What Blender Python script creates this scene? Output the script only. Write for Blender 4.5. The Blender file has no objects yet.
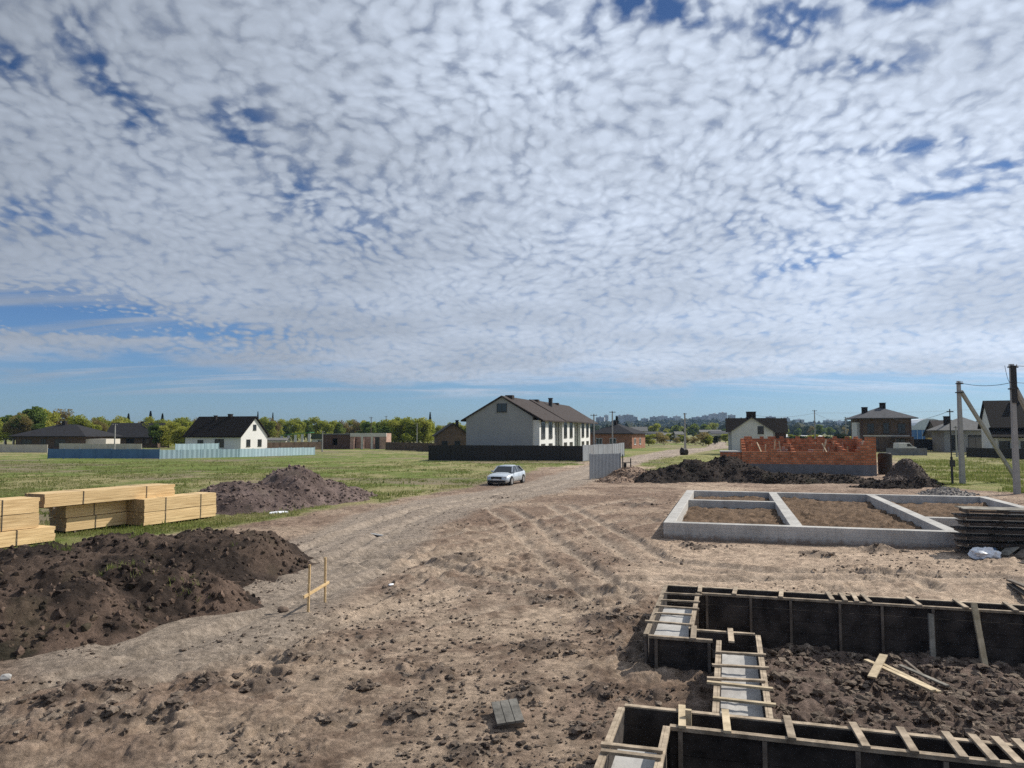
import bpy, math, random
import numpy as np
from mathutils import Vector, Matrix
random.seed(7); rng = np.random.default_rng(11)
R = math.radians
scene = bpy.context.scene
COL = scene.collection

# ------------------------------------------------------------------ camera frame / placing helpers
F = 740.0; CAMH = 4.0; YH = 432.0
PITCH = math.atan((YH - 384) / F)
TH = R(16.3)                                    # the building plots are turned 16.3 degrees

def at(px, Y, z=0.0):
    """a point at distance Y along the view whose bearing is that of picture column px"""
    return ((px - 512) / F * (Y * math.cos(PITCH)) , Y, z)
def ground(px, py, z=0.0):
    a = (px - 512) / F; b = (384 - py) / F
    dy = math.cos(PITCH) - b * math.sin(PITCH); dz = math.sin(PITCH) + b * math.cos(PITCH)
    t = (z - CAMH) / dz
    return (a * t, dy * t, z)
def site(u, v, z=0.0):
    return (u * math.sin(TH) + v * math.cos(TH), u * math.cos(TH) - v * math.sin(TH), z)
def zat(py, Y):
    return CAMH + (YH - py) * Y / F

# ------------------------------------------------------------------ numpy noise
def _h(ix, iy, seed):
    n = (ix.astype(np.int64) * 374761393 + iy.astype(np.int64) * 668265263 + seed * 1442695041) & 0xffffffff
    n = ((n ^ (n >> 13)) * 1274126177) & 0xffffffff
    n = (n ^ (n >> 16)) & 0xffffffff
    return n.astype(np.float64) / 4294967295.0
def vn(x, y, s, seed=0):
    x = x / s; y = y / s
    x0 = np.floor(x); y0 = np.floor(y); fx = x - x0; fy = y - y0
    fx = fx * fx * (3 - 2 * fx); fy = fy * fy * (3 - 2 * fy)
    a = _h(x0, y0, seed); b = _h(x0 + 1, y0, seed); c = _h(x0, y0 + 1, seed); d = _h(x0 + 1, y0 + 1, seed)
    return (a * (1 - fx) + b * fx) * (1 - fy) + (c * (1 - fx) + d * fx) * fy
def fbm(x, y, s, oct=4, seed=0, gain=.5):
    t = np.zeros_like(x); a = 1; tot = 0
    for i in range(oct):
        t += a * vn(x * math.cos(i) - y * math.sin(i), x * math.sin(i) + y * math.cos(i), s / 2.03 ** i, seed + i * 17); tot += a; a *= gain
    return t / tot
def cells(x, y, s, seed=0):
    """rounded lumps: 1 in the middle of a cell, 0 at its rim"""
    x = x / s; y = y / s; x0 = np.floor(x); y0 = np.floor(y)
    best = np.full(x.shape, 9.0); idv = np.zeros_like(x)
    for i in (-1, 0, 1):
        for j in (-1, 0, 1):
            cx = x0 + i; cy = y0 + j
            d = (cx + _h(cx, cy, seed) - x) ** 2 + (cy + _h(cx, cy, seed + 5) - y) ** 2
            m = d < best; best = np.where(m, d, best); idv = np.where(m, _h(cx, cy, seed + 9), idv)
    return np.clip(1 - np.sqrt(best) * 1.25, 0, 1), idv
def sst(a, b, x):
    t = np.clip((x - a) / (b - a), 0, 1); return t * t * (3 - 2 * t)
def seg_dist(x, y, pts):
    best = np.full(x.shape, 1e9); side = np.zeros_like(x)
    for (ax, ay), (bx, by) in zip(pts[:-1], pts[1:]):
        dx, dy = bx - ax, by - ay; L2 = dx * dx + dy * dy
        t = np.clip(((x - ax) * dx + (y - ay) * dy) / L2, 0, 1)
        ex = x - ax - t * dx; ey = y - ay - t * dy
        d = np.sqrt(ex * ex + ey * ey); m = d < best
        best = np.where(m, d, best); side = np.where(m, np.sign(dx * ey - dy * ex), side)
    return best, side
def in_poly(x, y, poly):
    """signed distance to polygon, positive inside"""
    ins = np.zeros(x.shape, bool)
    n = len(poly)
    for i in range(n):
        ax, ay = poly[i]; bx, by = poly[(i + 1) % n]
        c = (ay > y) != (by > y)
        with np.errstate(divide='ignore', invalid='ignore'):
            xi = (bx - ax) * (y - ay) / (by - ay + 1e-12) + ax
        ins ^= c & (x < xi)
    d, _ = seg_dist(x, y, poly + [poly[0]])
    return np.where(ins, d, -d)

# ------------------------------------------------------------------ materials
MATS = {}
def new_mat(name):
    m = bpy.data.materials.new(name); m.use_nodes = True; MATS[name] = m
    nt = m.node_tree; b = nt.nodes['Principled BSDF']
    return m, nt, b
def mat(name, col, rough=.8, var=.12, scale=3.0, bump=0.0, bscale=40, metal=0, spec=.3, col2=None, stretch=None, rnd=0.0, dirt=0.0):
    m, nt, b = new_mat(name); N = nt.nodes; L = nt.links
    tc = N.new('ShaderNodeTexCoord'); mp = N.new('ShaderNodeMapping')
    L.new(tc.outputs['Object'], mp.inputs[0])
    if stretch: mp.inputs['Scale'].default_value = stretch
    no = N.new('ShaderNodeTexNoise'); no.inputs['Scale'].default_value = scale; no.inputs['Detail'].default_value = 5; no.inputs['Roughness'].default_value = .65
    L.new(mp.outputs[0], no.inputs[0])
    rp = N.new('ShaderNodeValToRGB')
    c1 = [c * (1 - var) for c in col]; c2 = [min(1, c * (1 + var)) for c in (col2 or col)]
    rp.color_ramp.elements[0].position = .32; rp.color_ramp.elements[1].position = .68
    rp.color_ramp.elements[0].color = (*c1, 1); rp.color_ramp.elements[1].color = (*c2, 1)
    L.new(no.outputs['Fac'], rp.inputs[0]); out = rp.outputs[0]
    if rnd:
        oi = N.new('ShaderNodeObjectInfo'); hs = N.new('ShaderNodeHueSaturation')
        mr = N.new('ShaderNodeMapRange'); mr.inputs['To Min'].default_value = 1 - rnd; mr.inputs['To Max'].default_value = 1 + rnd
        L.new(oi.outputs['Random'], mr.inputs[0]); L.new(mr.outputs[0], hs.inputs['Value']); L.new(out, hs.inputs['Color']); out = hs.outputs[0]
    if dirt:
        n2 = N.new('ShaderNodeTexNoise'); n2.inputs['Scale'].default_value = scale * .35; n2.inputs['Detail'].default_value = 8
        L.new(tc.outputs['Object'], n2.inputs[0])
        r2 = N.new('ShaderNodeValToRGB'); r2.color_ramp.elements[0].position = .5; r2.color_ramp.elements[1].position = .72
        L.new(n2.outputs['Fac'], r2.inputs[0])
        mx = N.new('ShaderNodeMix'); mx.data_type = 'RGBA'; mu = N.new('ShaderNodeMath'); mu.operation = 'MULTIPLY'; mu.inputs[1].default_value = dirt
        L.new(r2.outputs[0], mu.inputs[0]); L.new(mu.outputs[0], mx.inputs[0]); L.new(out, mx.inputs[6]); mx.inputs[7].default_value = (.16, .12, .09, 1); out = mx.outputs[2]
    L.new(out, b.inputs['Base Color'])
    b.inputs['Roughness'].default_value = rough; b.inputs['Metallic'].default_value = metal; b.inputs['Specular IOR Level'].default_value = spec
    if bump:
        nb = N.new('ShaderNodeTexNoise'); nb.inputs['Scale'].default_value = bscale; nb.inputs['Detail'].default_value = 4
        L.new(mp.outputs[0], nb.inputs[0]); bp = N.new('ShaderNodeBump'); bp.inputs['Strength'].default_value = bump; bp.inputs['Distance'].default_value = .02
        L.new(nb.outputs['Fac'], bp.inputs['Height']); L.new(bp.outputs[0], b.inputs['Normal'])
    return m
def soil_mat(name, fine=9.0):
    """base colour from the 'Col' attribute times fine grain; bumpy"""
    m, nt, b = new_mat(name); N = nt.nodes; L = nt.links
    at_ = N.new('ShaderNodeAttribute'); at_.attribute_name = 'Col'
    tc = N.new('ShaderNodeTexCoord')
    n1 = N.new('ShaderNodeTexNoise'); n1.inputs['Scale'].default_value = fine; n1.inputs['Detail'].default_value = 9; n1.inputs['Roughness'].default_value = .85
    L.new(tc.outputs['Object'], n1.inputs[0])
    mr = N.new('ShaderNodeMapRange'); mr.inputs['From Min'].default_value = .3; mr.inputs['From Max'].default_value = .7
    mr.inputs['To Min'].default_value = .35; mr.inputs['To Max'].default_value = 1.65
    L.new(n1.outputs['Fac'], mr.inputs[0])
    mx = N.new('ShaderNodeVectorMath'); mx.operation = 'SCALE'; L.new(at_.outputs['Color'], mx.inputs[0]); L.new(mr.outputs[0], mx.inputs['Scale'])
    L.new(mx.outputs[0], b.inputs['Base Color']); b.inputs['Roughness'].default_value = .97; b.inputs['Specular IOR Level'].default_value = .12
    n2 = N.new('ShaderNodeTexNoise'); n2.inputs['Scale'].default_value = 16; n2.inputs['Detail'].default_value = 9; n2.inputs['Roughness'].default_value = .82
    L.new(tc.outputs['Object'], n2.inputs[0])
    bp = N.new('ShaderNodeBump'); bp.inputs['Strength'].default_value = 1.0; bp.inputs['Distance'].default_value = .09
    L.new(n2.outputs['Fac'], bp.inputs['Height']); L.new(bp.outputs[0], b.inputs['Normal'])
    return m
def brick_mat(name, c1, c2, mortar, scale=1.0, rot=False):
    m, nt, b = new_mat(name); N = nt.nodes; L = nt.links
    tc = N.new('ShaderNodeTexCoord'); sp = N.new('ShaderNodeSeparateXYZ'); L.new(tc.outputs['Object'], sp.inputs[0])
    ad = N.new('ShaderNodeMath'); ad.operation = 'ADD'; L.new(sp.outputs[0], ad.inputs[0]); L.new(sp.outputs[1], ad.inputs[1])
    cb = N.new('ShaderNodeCombineXYZ'); L.new(ad.outputs[0], cb.inputs[0]); L.new(sp.outputs[2], cb.inputs[1])
    br = N.new('ShaderNodeTexBrick'); L.new(cb.outputs[0], br.inputs[0])
    br.inputs['Scale'].default_value = scale; br.inputs['Brick Width'].default_value = .4; br.inputs['Row Height'].default_value = .23
    br.inputs['Mortar Size'].default_value = .03; br.inputs['Color1'].default_value = (*c1, 1); br.inputs['Color2'].default_value = (*c2, 1); br.inputs['Mortar'].default_value = (*mortar, 1)
    no = N.new('ShaderNodeTexNoise'); no.inputs['Scale'].default_value = 1.3; no.inputs['Detail'].default_value = 6; L.new(tc.outputs['Object'], no.inputs[0])
    mr = N.new('ShaderNodeMapRange'); mr.inputs['From Min'].default_value = .3; mr.inputs['From Max'].default_value = .7; mr.inputs['To Min'].default_value = .72; mr.inputs['To Max'].default_value = 1.25
    L.new(no.outputs['Fac'], mr.inputs[0]); mx = N.new('ShaderNodeVectorMath'); mx.operation = 'SCALE'
    L.new(br.outputs['Color'], mx.inputs[0]); L.new(mr.outputs[0], mx.inputs['Scale']); L.new(mx.outputs[0], b.inputs['Base Color'])
    b.inputs['Roughness'].default_value = .9; b.inputs['Specular IOR Level'].default_value = .2
    return m

M = {}
def concrete_mat(name, col):
    m, nt, b = new_mat(name); N = nt.nodes; L = nt.links
    tc = N.new('ShaderNodeTexCoord'); sp = N.new('ShaderNodeSeparateXYZ'); L.new(tc.outputs['Object'], sp.inputs[0])
    def nz(s, d, lo, hi, a, b_, st=(1, 1, 1)):
        mp = N.new('ShaderNodeMapping'); mp.inputs['Scale'].default_value = st; L.new(tc.outputs['Object'], mp.inputs[0])
        n = N.new('ShaderNodeTexNoise'); n.inputs['Scale'].default_value = s; n.inputs['Detail'].default_value = d; n.inputs['Roughness'].default_value = .65; L.new(mp.outputs[0], n.inputs[0])
        r = N.new('ShaderNodeMapRange'); r.inputs['From Min'].default_value = lo; r.inputs['From Max'].default_value = hi; r.inputs['To Min'].default_value = a; r.inputs['To Max'].default_value = b_; L.new(n.outputs['Fac'], r.inputs[0]); return r.outputs[0]
    def mth(op, a, b_):
        n = N.new('ShaderNodeMath'); n.operation = op
        for i, k in enumerate((a, b_)):
            if isinstance(k, (int, float)): n.inputs[i].default_value = k
            else: L.new(k, n.inputs[i])
        return n.outputs[0]
    v = mth('MULTIPLY', nz(.8, 6, .3, .7, .78, 1.15), nz(14, 5, .3, .7, .86, 1.1)); v = mth('MULTIPLY', v, nz(1.6, 6, .45, .75, 1.0, .72, (1, 1, .25)))
    # joints left by the boards: rows every 15 cm, panel ends every 1.6 m
    zf = mth('FRACT', mth('DIVIDE', sp.outputs[2], .155), 0); jz = mth('LESS_THAN', zf, .07)
    xf = mth('FRACT', mth('DIVIDE', mth('ADD', sp.outputs[0], sp.outputs[1]), 1.63), 0); jx = mth('LESS_THAN', xf, .012)
    j = mth('MAXIMUM', jz, jx); v = mth('MULTIPLY', v, mth('SUBTRACT', 1.0, mth('MULTIPLY', j, .16)))
    sc = N.new('ShaderNodeVectorMath'); sc.operation = 'SCALE'; sc.inputs[0].default_value = col; L.new(v, sc.inputs['Scale'])
    # soil splashed on the foot of the wall
    r = N.new('ShaderNodeMapRange'); r.inputs['From Min'].default_value = .04; r.inputs['From Max'].default_value = .22; r.inputs['To Min'].default_value = .9; r.inputs['To Max'].default_value = 0; L.new(mth('ADD', sp.outputs[2], nz(5, 6, .3, .7, .1, -.12)), r.inputs[0])
    mx = N.new('ShaderNodeMix'); mx.data_type = 'RGBA'; L.new(r.outputs[0], mx.inputs[0]); L.new(sc.outputs[0], mx.inputs[6]); mx.inputs[7].default_value = (.27, .2, .15, 1); L.new(mx.outputs[2], b.inputs['Base Color'])
    b.inputs['Roughness'].default_value = .9; b.inputs['Specular IOR Level'].default_value = .2
    bp = N.new('ShaderNodeBump'); bp.inputs['Strength'].default_value = .4; bp.inputs['Distance'].default_value = .02; L.new(mth('SUBTRACT', nz(22, 5, .3, .7, 0, 1), mth('MULTIPLY', j, .6)), bp.inputs['Height']); L.new(bp.outputs[0], b.inputs['Normal']); return m
M['soil'] = soil_mat('soil')
M['clod'] = mat('clod', (.27, .205, .155), .97, .3, 6, .5, 30, spec=.1)
M['clod_dark'] = mat('clod_dark', (.14, .105, .082), .97, .35, 6, .5, 30, spec=.1)
M['concrete'] = concrete_mat('concrete', (.56, .54, .50))
M['concrete_wet'] = mat('concrete_wet', (.42, .41, .39), .7, .12, 3, .2, 25, dirt=.3)
M['concrete_pole'] = mat('concrete_pole', (.36, .35, .33), .9, .12, 2, .2, 20)
M['plinth'] = mat('plinth', (.17, .175, .185), .9, .2, 1.5, .2, 20, dirt=.3)
M['timber_new'] = mat('timber_new', (.56, .375, .175), .75, .16, 2.0, .15, 20, col2=(.68, .50, .27), stretch=(9, .5, 13), rnd=.12)
M['timber_end'] = mat('timber_end', (.34, .24, .14), .85, .25, 12, .2, 30)
M['batten'] = mat('batten', (.26, .20, .135), .85, .35, 5, .3, 40, col2=(.36, .29, .21), stretch=(1, 1, 1), rnd=.25)
M['board_old'] = mat('board_old', (.14, .11, .085), .9, .35, 3, .4, 30, col2=(.2, .165, .13), rnd=.2, dirt=.4)
M['board_grey'] = mat('board_grey', (.15, .138, .115), .9, .3, 3, .4, 30, col2=(.26, .24, .2), rnd=.2)
M['board_lid'] = mat('board_lid', (.10, .095, .082), .9, .3, 3, .4, 30, col2=(.16, .15, .13))
M['board_dark'] = mat('board_dark', (.026, .022, .02), .9, .45, 2.5, .5, 30, col2=(.055, .046, .04), rnd=.2, dirt=.1)
M['board_pale'] = mat('board_pale', (.42, .33, .2), .8, .25, 4, .2, 40, col2=(.52, .42, .28), rnd=.15)
M['white_wall'] = mat('white_wall', (.74, .73, .70), .85, .05, .6, dirt=.06)
M['grey_wall'] = mat('grey_wall', (.33, .33, .325), .9, .06, .8)
M['cream_wall'] = mat('cream_wall', (.58, .54, .46), .9, .08, .8)
M['chim'] = mat('chim', (.035, .03, .028), .9, .3, 2, spec=.05)
M['roof_dark'] = mat('roof_dark', (.035, .034, .036), .75, .25, 2, .3, 8, spec=.04)
M['roof_brown'] = mat('roof_brown', (.062, .051, .046), .7, .25, 2, .3, 8, spec=.04)
M['roof_black'] = mat('roof_black', (.02, .017, .015), .8, .25, 2, .3, 8, spec=.04)
M['roof_grey'] = mat('roof_grey', (.10, .10, .105), .75, .2, 2, .3, 8, spec=.04)
M['roof_pale'] = mat('roof_pale', (.19, .185, .175), .8, .2, 2, spec=.04)
M['glass'] = mat('glass', (.02, .025, .03), .12, .1, 1, spec=.6)
M['frame_white'] = mat('frame_white', (.75, .75, .73), .5, .03)
M['frame_dark'] = mat('frame_dark', (.05, .045, .04), .5, .1)
M['brown_wall'] = mat('brown_wall', (.11, .078, .055), .85, .3, 1.2, col2=(.13, .09, .065))
M['fence_dark'] = mat('fence_dark', (.022, .02, .019), .55, .15, 1)
M['fence_metal'] = mat('fence_metal', (.26, .28, .30), .55, .12, .8, metal=.0, dirt=.2)
M['fence_pale'] = mat('fence_pale', (.46, .60, .66), .5, .06, .5, metal=.0)
M['fence_blue'] = mat('fence_blue', (.09, .17, .30), .5, .15, .5)
M['fence_cream'] = mat('fence_cream', (.5, .46, .39), .85, .12, .8)
M['blue_clad'] = mat('blue_clad', (.06, .17, .38), .5, .1, .5)
M['arch_white'] = mat('arch_white', (.55, .6, .64), .5, .1, 1)
M['brick'] = brick_mat('brick', (.42, .13, .055), (.64, .25, .12), (.26, .17, .11))
M['brick_house'] = brick_mat('brick_house', (.33, .13, .075), (.38, .17, .10), (.28, .19, .14))
M['brick_dark'] = brick_mat('brick_dark', (.10, .055, .042), (.13, .07, .05), (.09, .07, .06))
M['brick_pink'] = brick_mat('brick_pink', (.38, .20, .15), (.46, .27, .21), (.4, .33, .28))
M['brick_white'] = mat('brick_white', (.6, .56, .5), .9, .1, 1)
M['green_sheet'] = mat('green_sheet', (.05, .22, .09), .5, .15, 1)
M['steel_dark'] = mat('steel_dark', (.045, .045, .045), .6, .2, 3)
M['wire'] = mat('wire', (.03, .03, .03), .6, .1)
M['porcelain'] = mat('porcelain', (.6, .6, .58), .3, .05)
M['bark'] = mat('bark', (.09, .07, .055), .95, .3, 4)
M['tank'] = mat('tank', (.03, .022, .018), .6, .3, 2)
M['plastic_white'] = mat('plastic_white', (.78, .8, .82), .45, .06, 8, .4, 12)
M['plastic_blue'] = mat('plastic_blue', (.35, .5, .68), .5, .06, 8)
M['car_paint'] = mat('car_paint', (.55, .60, .64), .28, .03, 1, metal=.35, spec=.5)
M['rubber'] = mat('rubber', (.02, .02, .02), .85, .1)
M['alloy'] = mat('alloy', (.5, .5, .5), .35, .1, metal=.7)
M['lamp_glass'] = mat('lamp_glass', (.6, .62, .65), .15, .05, spec=.8)
M['trim_black'] = mat('trim_black', (.02, .02, .022), .4, .1)
M['far_block'] = mat('far_block', (.52, .52, .52), .9, .08, .02, rnd=.3)
M['far_window'] = mat('far_window', (.06, .07, .09), .4, .1)
M['shed_white'] = mat('shed_white', (.62, .62, .6), .8, .1, .5)
def leaf_mat(name, c1, c2, c3):
    m, nt, b = new_mat(name); N = nt.nodes; L = nt.links
    at_ = N.new('ShaderNodeAttribute'); at_.attribute_name = 'Tone'
    rp = N.new('ShaderNodeValToRGB'); e = rp.color_ramp.elements; e[0].color = (*c1, 1); e[1].color = (*c3, 1)
    k = e.new(.5); k.color = (*c2, 1)
    oi = N.new('ShaderNodeObjectInfo'); ad = N.new('ShaderNodeMath'); ad.operation = 'MULTIPLY_ADD'
    ad.inputs[1].default_value = .45; L.new(oi.outputs['Random'], ad.inputs[0]); 
    sc = N.new('ShaderNodeMath'); sc.operation = 'MULTIPLY'; sc.inputs[1].default_value = .6; L.new(at_.outputs['Fac'], sc.inputs[0]); L.new(sc.outputs[0], ad.inputs[2])
    L.new(ad.outputs[0], rp.inputs[0]); L.new(rp.outputs[0], b.inputs['Base Color'])
    b.inputs['Roughness'].default_value = .7; b.inputs['Specular IOR Level'].default_value = .15
    tr = N.new('ShaderNodeBsdfTranslucent'); L.new(rp.outputs[0], tr.inputs['Color'])
    mx = N.new('ShaderNodeMixShader'); mx.inputs[0].default_value = .5
    L.new(b.outputs[0], mx.inputs[1]); L.new(tr.outputs[0], mx.inputs[2]); L.new(mx.outputs[0], nt.nodes['Material Output'].inputs[0])
    return m
M['leaf_fresh'] = leaf_mat('leaf_fresh', (.15, .18, .03), (.29, .32, .055), (.46, .43, .10))
M['leaf_green'] = leaf_mat('leaf_green', (.07, .11, .025), (.15, .21, .045), (.29, .32, .07))
M['leaf_bud'] = leaf_mat('leaf_bud', (.13, .10, .04), (.24, .19, .07), (.34, .28, .11))
M['leaf_dark'] = leaf_mat('leaf_dark', (.012, .022, .012), (.022, .035, .018), (.04, .055, .025))
M['leaf_far'] = leaf_mat('leaf_far', (.025, .04, .022), (.05, .07, .032), (.11, .12, .055))
M['grass_blade'] = leaf_mat('grass_blade', (.09, .125, .03), (.17, .20, .055), (.36, .32, .17))

# ------------------------------------------------------------------ mesh building
class MB:
    def __init__(s): s.v = []; s.f = []; s.mi = []; s.cur = 0
    def add(s, vs, fs):
        n = len(s.v); s.v += [tuple(p) for p in vs]
        for f in fs: s.f.append(tuple(i + n for i in f)); s.mi.append(s.cur)
        return s
    def box(s, x0, y0, z0, x1, y1, z1):
        return s.add([(x0, y0, z0), (x1, y0, z0), (x1, y1, z0), (x0, y1, z0), (x0, y0, z1), (x1, y0, z1), (x1, y1, z1), (x0, y1, z1)],
                     [(0, 3, 2, 1), (4, 5, 6, 7), (0, 1, 5, 4), (1, 2, 6, 5), (2, 3, 7, 6), (3, 0, 4, 7)])
    def bar(s, p, q, w, h, up=(0, 0, 1)):
        """a bar of section w x h whose axis runs p..q"""
        p = Vector(p); q = Vector(q); d = (q - p).normalized(); up = Vector(up)
        if abs(d.dot(up)) > .97: up = Vector((0, 1, 0))
        a = d.cross(up).normalized() * (w / 2); b = a.cross(d).normalized() * (h / 2)
        vs = [p - a - b, p + a - b, p + a + b, p - a + b, q - a - b, q + a - b, q + a + b, q - a + b]
        return s.add(vs, [(0, 1, 2, 3), (7, 6, 5, 4), (0, 4, 5, 1), (1, 5, 6, 2), (2, 6, 7, 3), (3, 7, 4, 0)])
    def cyl(s, p, q, r0, r1=None, n=10):
        r1 = r0 if r1 is None else r1
        p = Vector(p); q = Vector(q); d = (q - p).normalized()
        a = d.orthogonal().normalized(); b = d.cross(a)
        vs = [p + (a * math.cos(2 * math.pi * i / n) + b * math.sin(2 * math.pi * i / n)) * r0 for i in range(n)]
        vs += [q + (a * math.cos(2 * math.pi * i / n) + b * math.sin(2 * math.pi * i / n)) * r1 for i in range(n)]
        fs = [(i, (i + 1) % n, n + (i + 1) % n, n + i) for i in range(n)] + [tuple(range(n))[::-1], tuple(range(n, 2 * n))]
        return s.add(vs, fs)
    def prism(s, poly, y0, y1, axis='y'):
        """polygon (a,z) extruded from y0 to y1 (axis y) or along x"""
        n = len(poly)
        if axis == 'y': vs = [(a, y0, z) for a, z in poly] + [(a, y1, z) for a, z in poly]
        elif axis == 'x': vs = [(y0, a, z) for a, z in poly] + [(y1, a, z) for a, z in poly]
        else: vs = [(a, b, y0) for a, b in poly] + [(a, b, y1) for a, b in poly]
        return s.add(vs, [tuple(range(n)), tuple(range(2 * n - 1, n - 1, -1))] + [(i, n + i, n + (i + 1) % n, (i + 1) % n) for i in range(n)])
    def build(s, name, m, parent=None, smooth=False, bevel=0, loc=None, rz=0):
        me = bpy.data.meshes.new(name); me.from_pydata(s.v, [], s.f)
        ms = m if isinstance(m, (list, tuple)) else [m]
        for k in ms: me.materials.append(M[k] if isinstance(k, str) else k)
        if len(ms) > 1: me.polygons.foreach_set('material_index', s.mi)
        me.update(); o = bpy.data.objects.new(name, me); COL.objects.link(o)
        import bmesh
        bm = bmesh.new(); bm.from_mesh(me); bmesh.ops.recalc_face_normals(bm, faces=bm.faces)
        bm.to_mesh(me); bm.free()
        if parent is not None: o.parent = parent
        if loc is not None: o.location = loc
        if rz: o.rotation_euler = (0, 0, rz)
        if smooth: me.polygons.foreach_set('use_smooth', [True] * len(me.polygons))
        if bevel:
            b = o.modifiers.new('Bevel', 'BEVEL'); b.width = bevel; b.segments = 2; b.limit_method = 'ANGLE'
        return o
def tag(o, label, cat, group=None, kind=None):
    if label: o['label'] = label
    if cat: o['category'] = cat
    if group: o['group'] = group
    if kind: o['kind'] = kind
    return o
def thing(name, label, cat, loc, rz=0, group=None):
    o = bpy.data.objects.new(name, None); COL.objects.link(o); o.empty_display_size = .3
    o.location = loc; o.rotation_euler = (0, 0, rz); return tag(o, label, cat, group)
def copy_tree(o, parent=None):
    c = o.copy(); COL.objects.link(c); c.parent = parent
    for ch in list(o.children): copy_tree(ch, c)
    return c
def np_mesh(name, V, Fc, m, col=None, smooth=True, attr='Col', tone=None):
    """V (n,3), Fc (m,k) numpy"""
    me = bpy.data.meshes.new(name); k = Fc.shape[1]
    me.vertices.add(len(V)); me.vertices.foreach_set('co', V.astype(np.float32).ravel())
    me.loops.add(Fc.size); me.loops.foreach_set('vertex_index', Fc.astype(np.int32).ravel())
    me.polygons.add(len(Fc)); me.polygons.foreach_set('loop_start', (np.arange(len(Fc)) * k).astype(np.int32))
    try: me.polygons.foreach_set('loop_total', np.full(len(Fc), k, np.int32))
    except Exception: pass
    me.polygons.foreach_set('use_smooth', np.full(len(Fc), smooth))
    me.update(calc_edges=True)
    if col is not None:
        a = me.attributes.new('Col', 'FLOAT_COLOR', 'POINT'); c4 = np.ones((len(V), 4), np.float32); c4[:, :3] = col; a.data.foreach_set('color', c4.ravel())
    if tone is not None:
        a = me.attributes.new('Tone', 'FLOAT', 'POINT'); a.data.foreach_set('value', tone.astype(np.float32))
    me.materials.append(M[m] if isinstance(m, str) else m)
    o = bpy.data.objects.new(name, me); COL.objects.link(o); return o
ORD = ['first', 'second', 'third', 'fourth', 'fifth', 'sixth', 'seventh', 'eighth', 'ninth', 'tenth', 'eleventh', 'twelfth', 'thirteenth',
       'fourteenth', 'fifteenth', 'sixteenth', 'seventeenth', 'eighteenth', 'nineteenth', 'twentieth', 'twenty-first', 'twenty-second',
       'twenty-third', 'twenty-fourth', 'twenty-fifth', 'twenty-sixth', 'twenty-seventh', 'twenty-eighth']
# ================================================================== GROUND
def gxy(*pp): return [ground(a, b)[:2] for a, b in pp]
ROAD = gxy((160, 640), (330, 556), (400, 520), (450, 503), (520, 492), (560, 482), (600, 468), (640, 458), (680, 450)) + [at(715, 190)[:2], at(720, 300)[:2]]
ROAD2 = [at(640, 110)[:2], at(700, 170)[:2], at(760, 260)[:2]]
FIELD_L = gxy((-60, 560), (150, 538), (245, 524), (330, 510), (400, 498), (470, 487.5), (530, 473), (580, 463.5), (582, 460.5)) + [(9, 300), (-2500, 4200), (-2500, 60)]
FIELD_R = gxy((905, 474), (925, 488), (1000, 492), (1100, 500)) + [(90, 47), (400, 300), (200, 300), (62, 120), (42, 80)]
FIELD_M = gxy((640, 470), (650, 482), (760, 466), (735, 462), (725, 450), (640, 452)) 
TR = [ (gxy((498, 508), (520, 520), (545, 545), (600, 590)), .62),
       (gxy((560, 505), (610, 535), (650, 560), (760, 572), (1000, 580)), .55),
       (gxy((300, 575), (420, 545), (520, 528), (640, 500)), .9),
       (gxy((330, 640), (480, 600), (640, 585), (900, 582)), .85),
       (gxy((380, 560), (500, 585), (600, 600)), .7),
       (gxy((50, 700), (250, 630), (450, 560), (640, 520)), .8),
       (gxy((520, 492), (430, 508), (380, 525), (300, 560)), .75)]
MOUNDS = [(364, 689, .22, .16), (436, 678, .32, .2), (413, 716, .35, .12), (330, 722, .35, .1), (604, 622, .7, .14), (545, 650, .5, .1), (530, 700, .32, .17),
          (600, 697, .3, .15), (205, 690, .3, .1), (110, 692, .35, .12), (115, 722, .5, .08), (175, 715, .2, .13), (270, 688, .4, .08), (60, 702, .35, .08),
          (640, 655, .4, .15), (590, 735, .3, .12), (460, 560, .8, .12), (400, 590, .5, .08), (700, 548, .6, .1), (820, 556, .55, .2), (880, 552, .6, .32),
          (640, 505, 1.2, .15), (500, 497, .8, .1), (470, 755, .25, .1), (350, 500, .5, .1), (545, 600, .5, .08), (300, 660, .3, .08), (660, 700, .25, .15)]
def site_inv(x, y): return x * math.sin(TH) + y * math.cos(TH), x * math.cos(TH) - y * math.sin(TH)
def hill(x, y):
    prof = 25 * sst(-80, 260, x) - 11 * sst(620, 950, x) + 12 * sst(-100, -900, -x * 0 + x * -1) 
    return (prof * (.85 + .3 * fbm(x, y * .3, 260, 3, 77))) * np.exp(-((y - 2300) / 620) ** 2) * (y > 300)
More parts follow.
